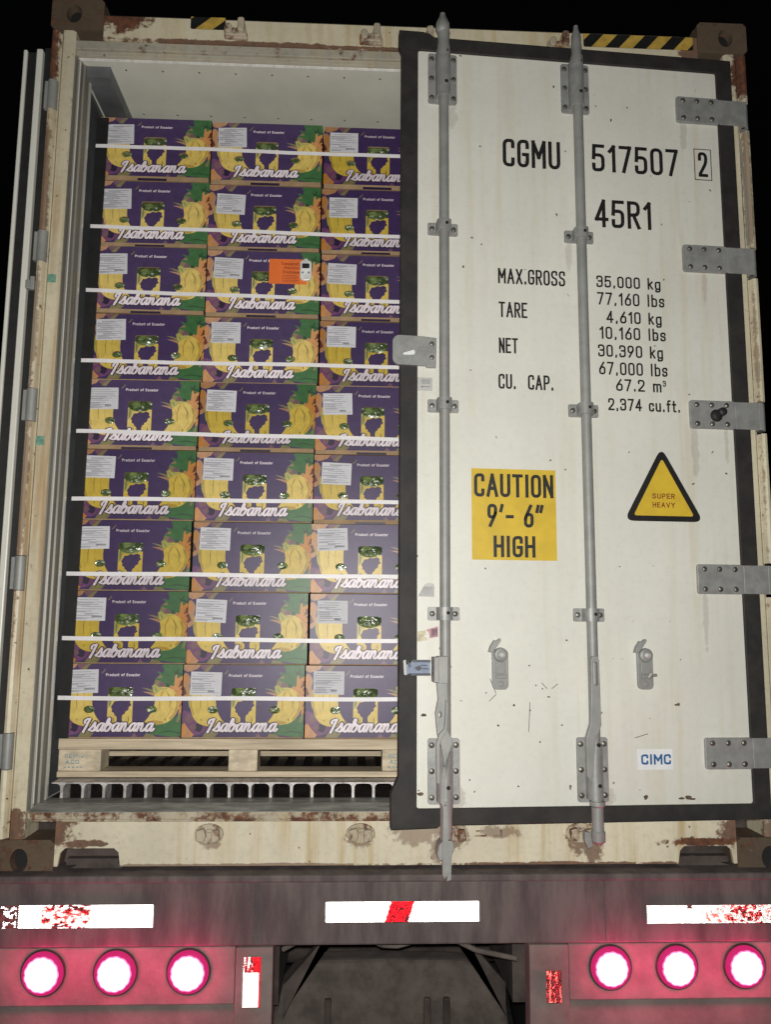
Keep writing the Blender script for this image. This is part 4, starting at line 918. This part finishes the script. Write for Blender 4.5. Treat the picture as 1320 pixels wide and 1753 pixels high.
def pk_mid(u, v, rg):
    if .385+.04*v < u < .535+.04*v: return 1 if worn(u, v, 20, 7.1) > -.45 else 3
    return 0
def pk_right(u, v, rg):
    q = worn(u*1.6, v, 22, 3.7)
    if u < .41: return 0 if not (.28 < u < .31 and v > .8) else None
    if u < .56: return 0 if q > -.25 else 2
    if u < .80: return 0 if q > .06 else (2 if q > -.16 else (1 if q > -.45 else None))
    return 0 if q > -.35 else 2
retro('reflective_tape', -1.170, -.728, -.114, -.052, -.058, pk_left, 1)
retro('reflective_tape', -.226, .228, -.104, -.048, -.058, pk_mid, 2)
retro('reflective_tape', .733, 1.172, -.116, -.062, -.058, pk_right, 3)
# tail light panels and their brackets
for sx in (-1, 1):
    xa, xb = (-1.27, -.488) if sx < 0 else (.498, 1.27)
    b = MB(); b.box(xa, xb, -.034, -.010, -.335, -.176); b.box(xa, xb, -.010, .05, -.52, -.3355)
    pn = b.build('lamp_panel', m_chassis2, tr, bevel=.004)
    xa, xb = (-.486, -.378) if sx < 0 else (.379, .496)
    b = MB(); b.box(xa, xb, -.042, .03, -.75, -.176)
    br = b.build('hanger_bracket', m_chassis2, tr, bevel=.004)
    if sx < 0: retro('reflective_tape', -.463, -.412, -.338, -.200, -.050, lambda u, v, rg: ((1 if (u > .5 or worn(u, v, 9, 2.) < 0) else (0 if worn(u, v, 8, 5.) > -.1 else None)) if v > .68 else (0 if u < .9 else 1)), 5)
    else: retro('reflective_tape', .427, .472, -.336, -.245, -.050, lambda u, v, rg: (1 if worn(u, v*3, 14, 9.) > .05 else 3) if worn(u, v, 9, 2.5) < .35 else 2, 6)
    for x in ((-1.040, -.833, -.623) if sx < 0 else (.623, .824, 1.030)):
        lx, lz = x, -.2425
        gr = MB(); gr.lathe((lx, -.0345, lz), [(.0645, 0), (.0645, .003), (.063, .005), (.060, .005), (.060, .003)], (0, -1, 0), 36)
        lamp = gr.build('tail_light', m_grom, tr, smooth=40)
        b = MB(); b.lathe((lx, -.0385, lz), [(.0595, 0), (.0595, .004), (.0575, .008), (.053, .0110), (.0, .0125)], (0, -1, 0), 40)
        b.build('lens', m_lens, lamp, smooth=50)
        b = MB(); pts = []
        for i in range(72):
            t = 2*math.pi*i/72; rr_ = .0432+.0024*abs(math.cos(6.5*t))**.6
            pts.append((lx+rr_*math.cos(t), lz+rr_*math.sin(t)))
        b.prism(pts, -.0535, -.0524); b.prism([(lx+(p[0]-lx)*1.085, lz+(p[1]-lz)*1.085) for p in pts], -.0522, -.0512, 1)
        b.build('led_cluster', [m_led, m_halo], lamp, recalc=True)
        li = bpy.data.lights.new('added_tail_glow', 'POINT'); lo = bpy.data.objects.new('added_tail_glow', li); COL.objects.link(lo)  # added point light ahead of the lens, stands in for the lamp's glow
        li.energy = 1.9; li.color = (1, .012, .17); li.shadow_soft_size = .03; lo.location = (lx, -.090, lz); lo.parent = tr
# underframe between the lamps
b = MB(); 
for q in (-.50, .38): MB().box(q, q+.12, .23, 6.0, -.45, -.01).build('frame_rail', m_under, tr)
b = MB(); 
for q in (.45, 1.3): MB().box(-.375, .375, q, q+.08, -.30, -.02).build('cross_member', m_under, tr)
for sx in (-1, 1):
    b = MB(); b.prism([(sx*.37, -.42), (sx*.37, -.52), (sx*.19, -.18), (sx*.13, -.18), (sx*.26, -.30)], .30, .34); b.build('gusset_brace', m_under, tr)
for q, q_r in (([(.13, .1, -.19), (.24, .08, -.235), (.36, .06, -.252)], .008), ([(-.36, .1, -.235), (-.30, .09, -.20), (-.27, .09, -.178)], .008), ([(-.10, .2, -.24), (-.05, .18, -.255), (0, .18, -.258), (.05, .18, -.245), (.08, .2, -.21)], .007)):
    MB().tube(q, q_r, 10).build('air_line', m_dust, tr, smooth=60)
b = MB(); b.prism([(-.46, -.80), (-.44, -.66)]+[(-.42+.17*(1-math.cos(R(a))), -.62+.165*math.sin(R(a))) for a in range(20, 91, 14)]+[(-.05, -.452), (.10, -.456)]+[(.24+.19*math.sin(R(a)), -.63+.17*math.cos(R(a))) for a in range(0, 91, 15)]+[(.45, -.80)], .58, .70)
b.build('mudguard', m_dust, tr, bevel=.03, segs=4)
for q in (-.24, .12, .19):
    MB().box(q, q+.025, .56, .579, -.76, -.575).build('bracket_strip', m_under, tr, bevel=.005)
for q in (1.25, 2.55): MB().cyl((-1.0, q, -.64), (1.0, q, -.64), .07).build('axle', m_under, tr, smooth=40)
for yy in (1.25, 2.55):
    for x in (-1.08, 1.08, -.74, .74):
        b = MB(); b.lathe((x, yy, -.64), [(.28, -.13), (.44, -.13), (.495, -.10), (.508, -.04), (.508, .04), (.495, .10), (.44, .13), (.28, .13)], (1, 0, 0), 40)
        wh = b.build('wheel', m_tyre, tr, smooth=40)
        MB().lathe((x, yy, -.64), [(.10, -.09), (.24, -.05), (.279, -.12), (.279, .12), (.24, .05), (.10, .09)], (1, 0, 0), 30).build('rim', m_galvd, wh, smooth=40)
for sx in (-1, 1):
    a, c = sorted((sx*.56, sx*1.24)); b = MB(); b.box(a, c, .62, .63, -.95, -.36); b.build('mud_flap', m_tyre, tr)
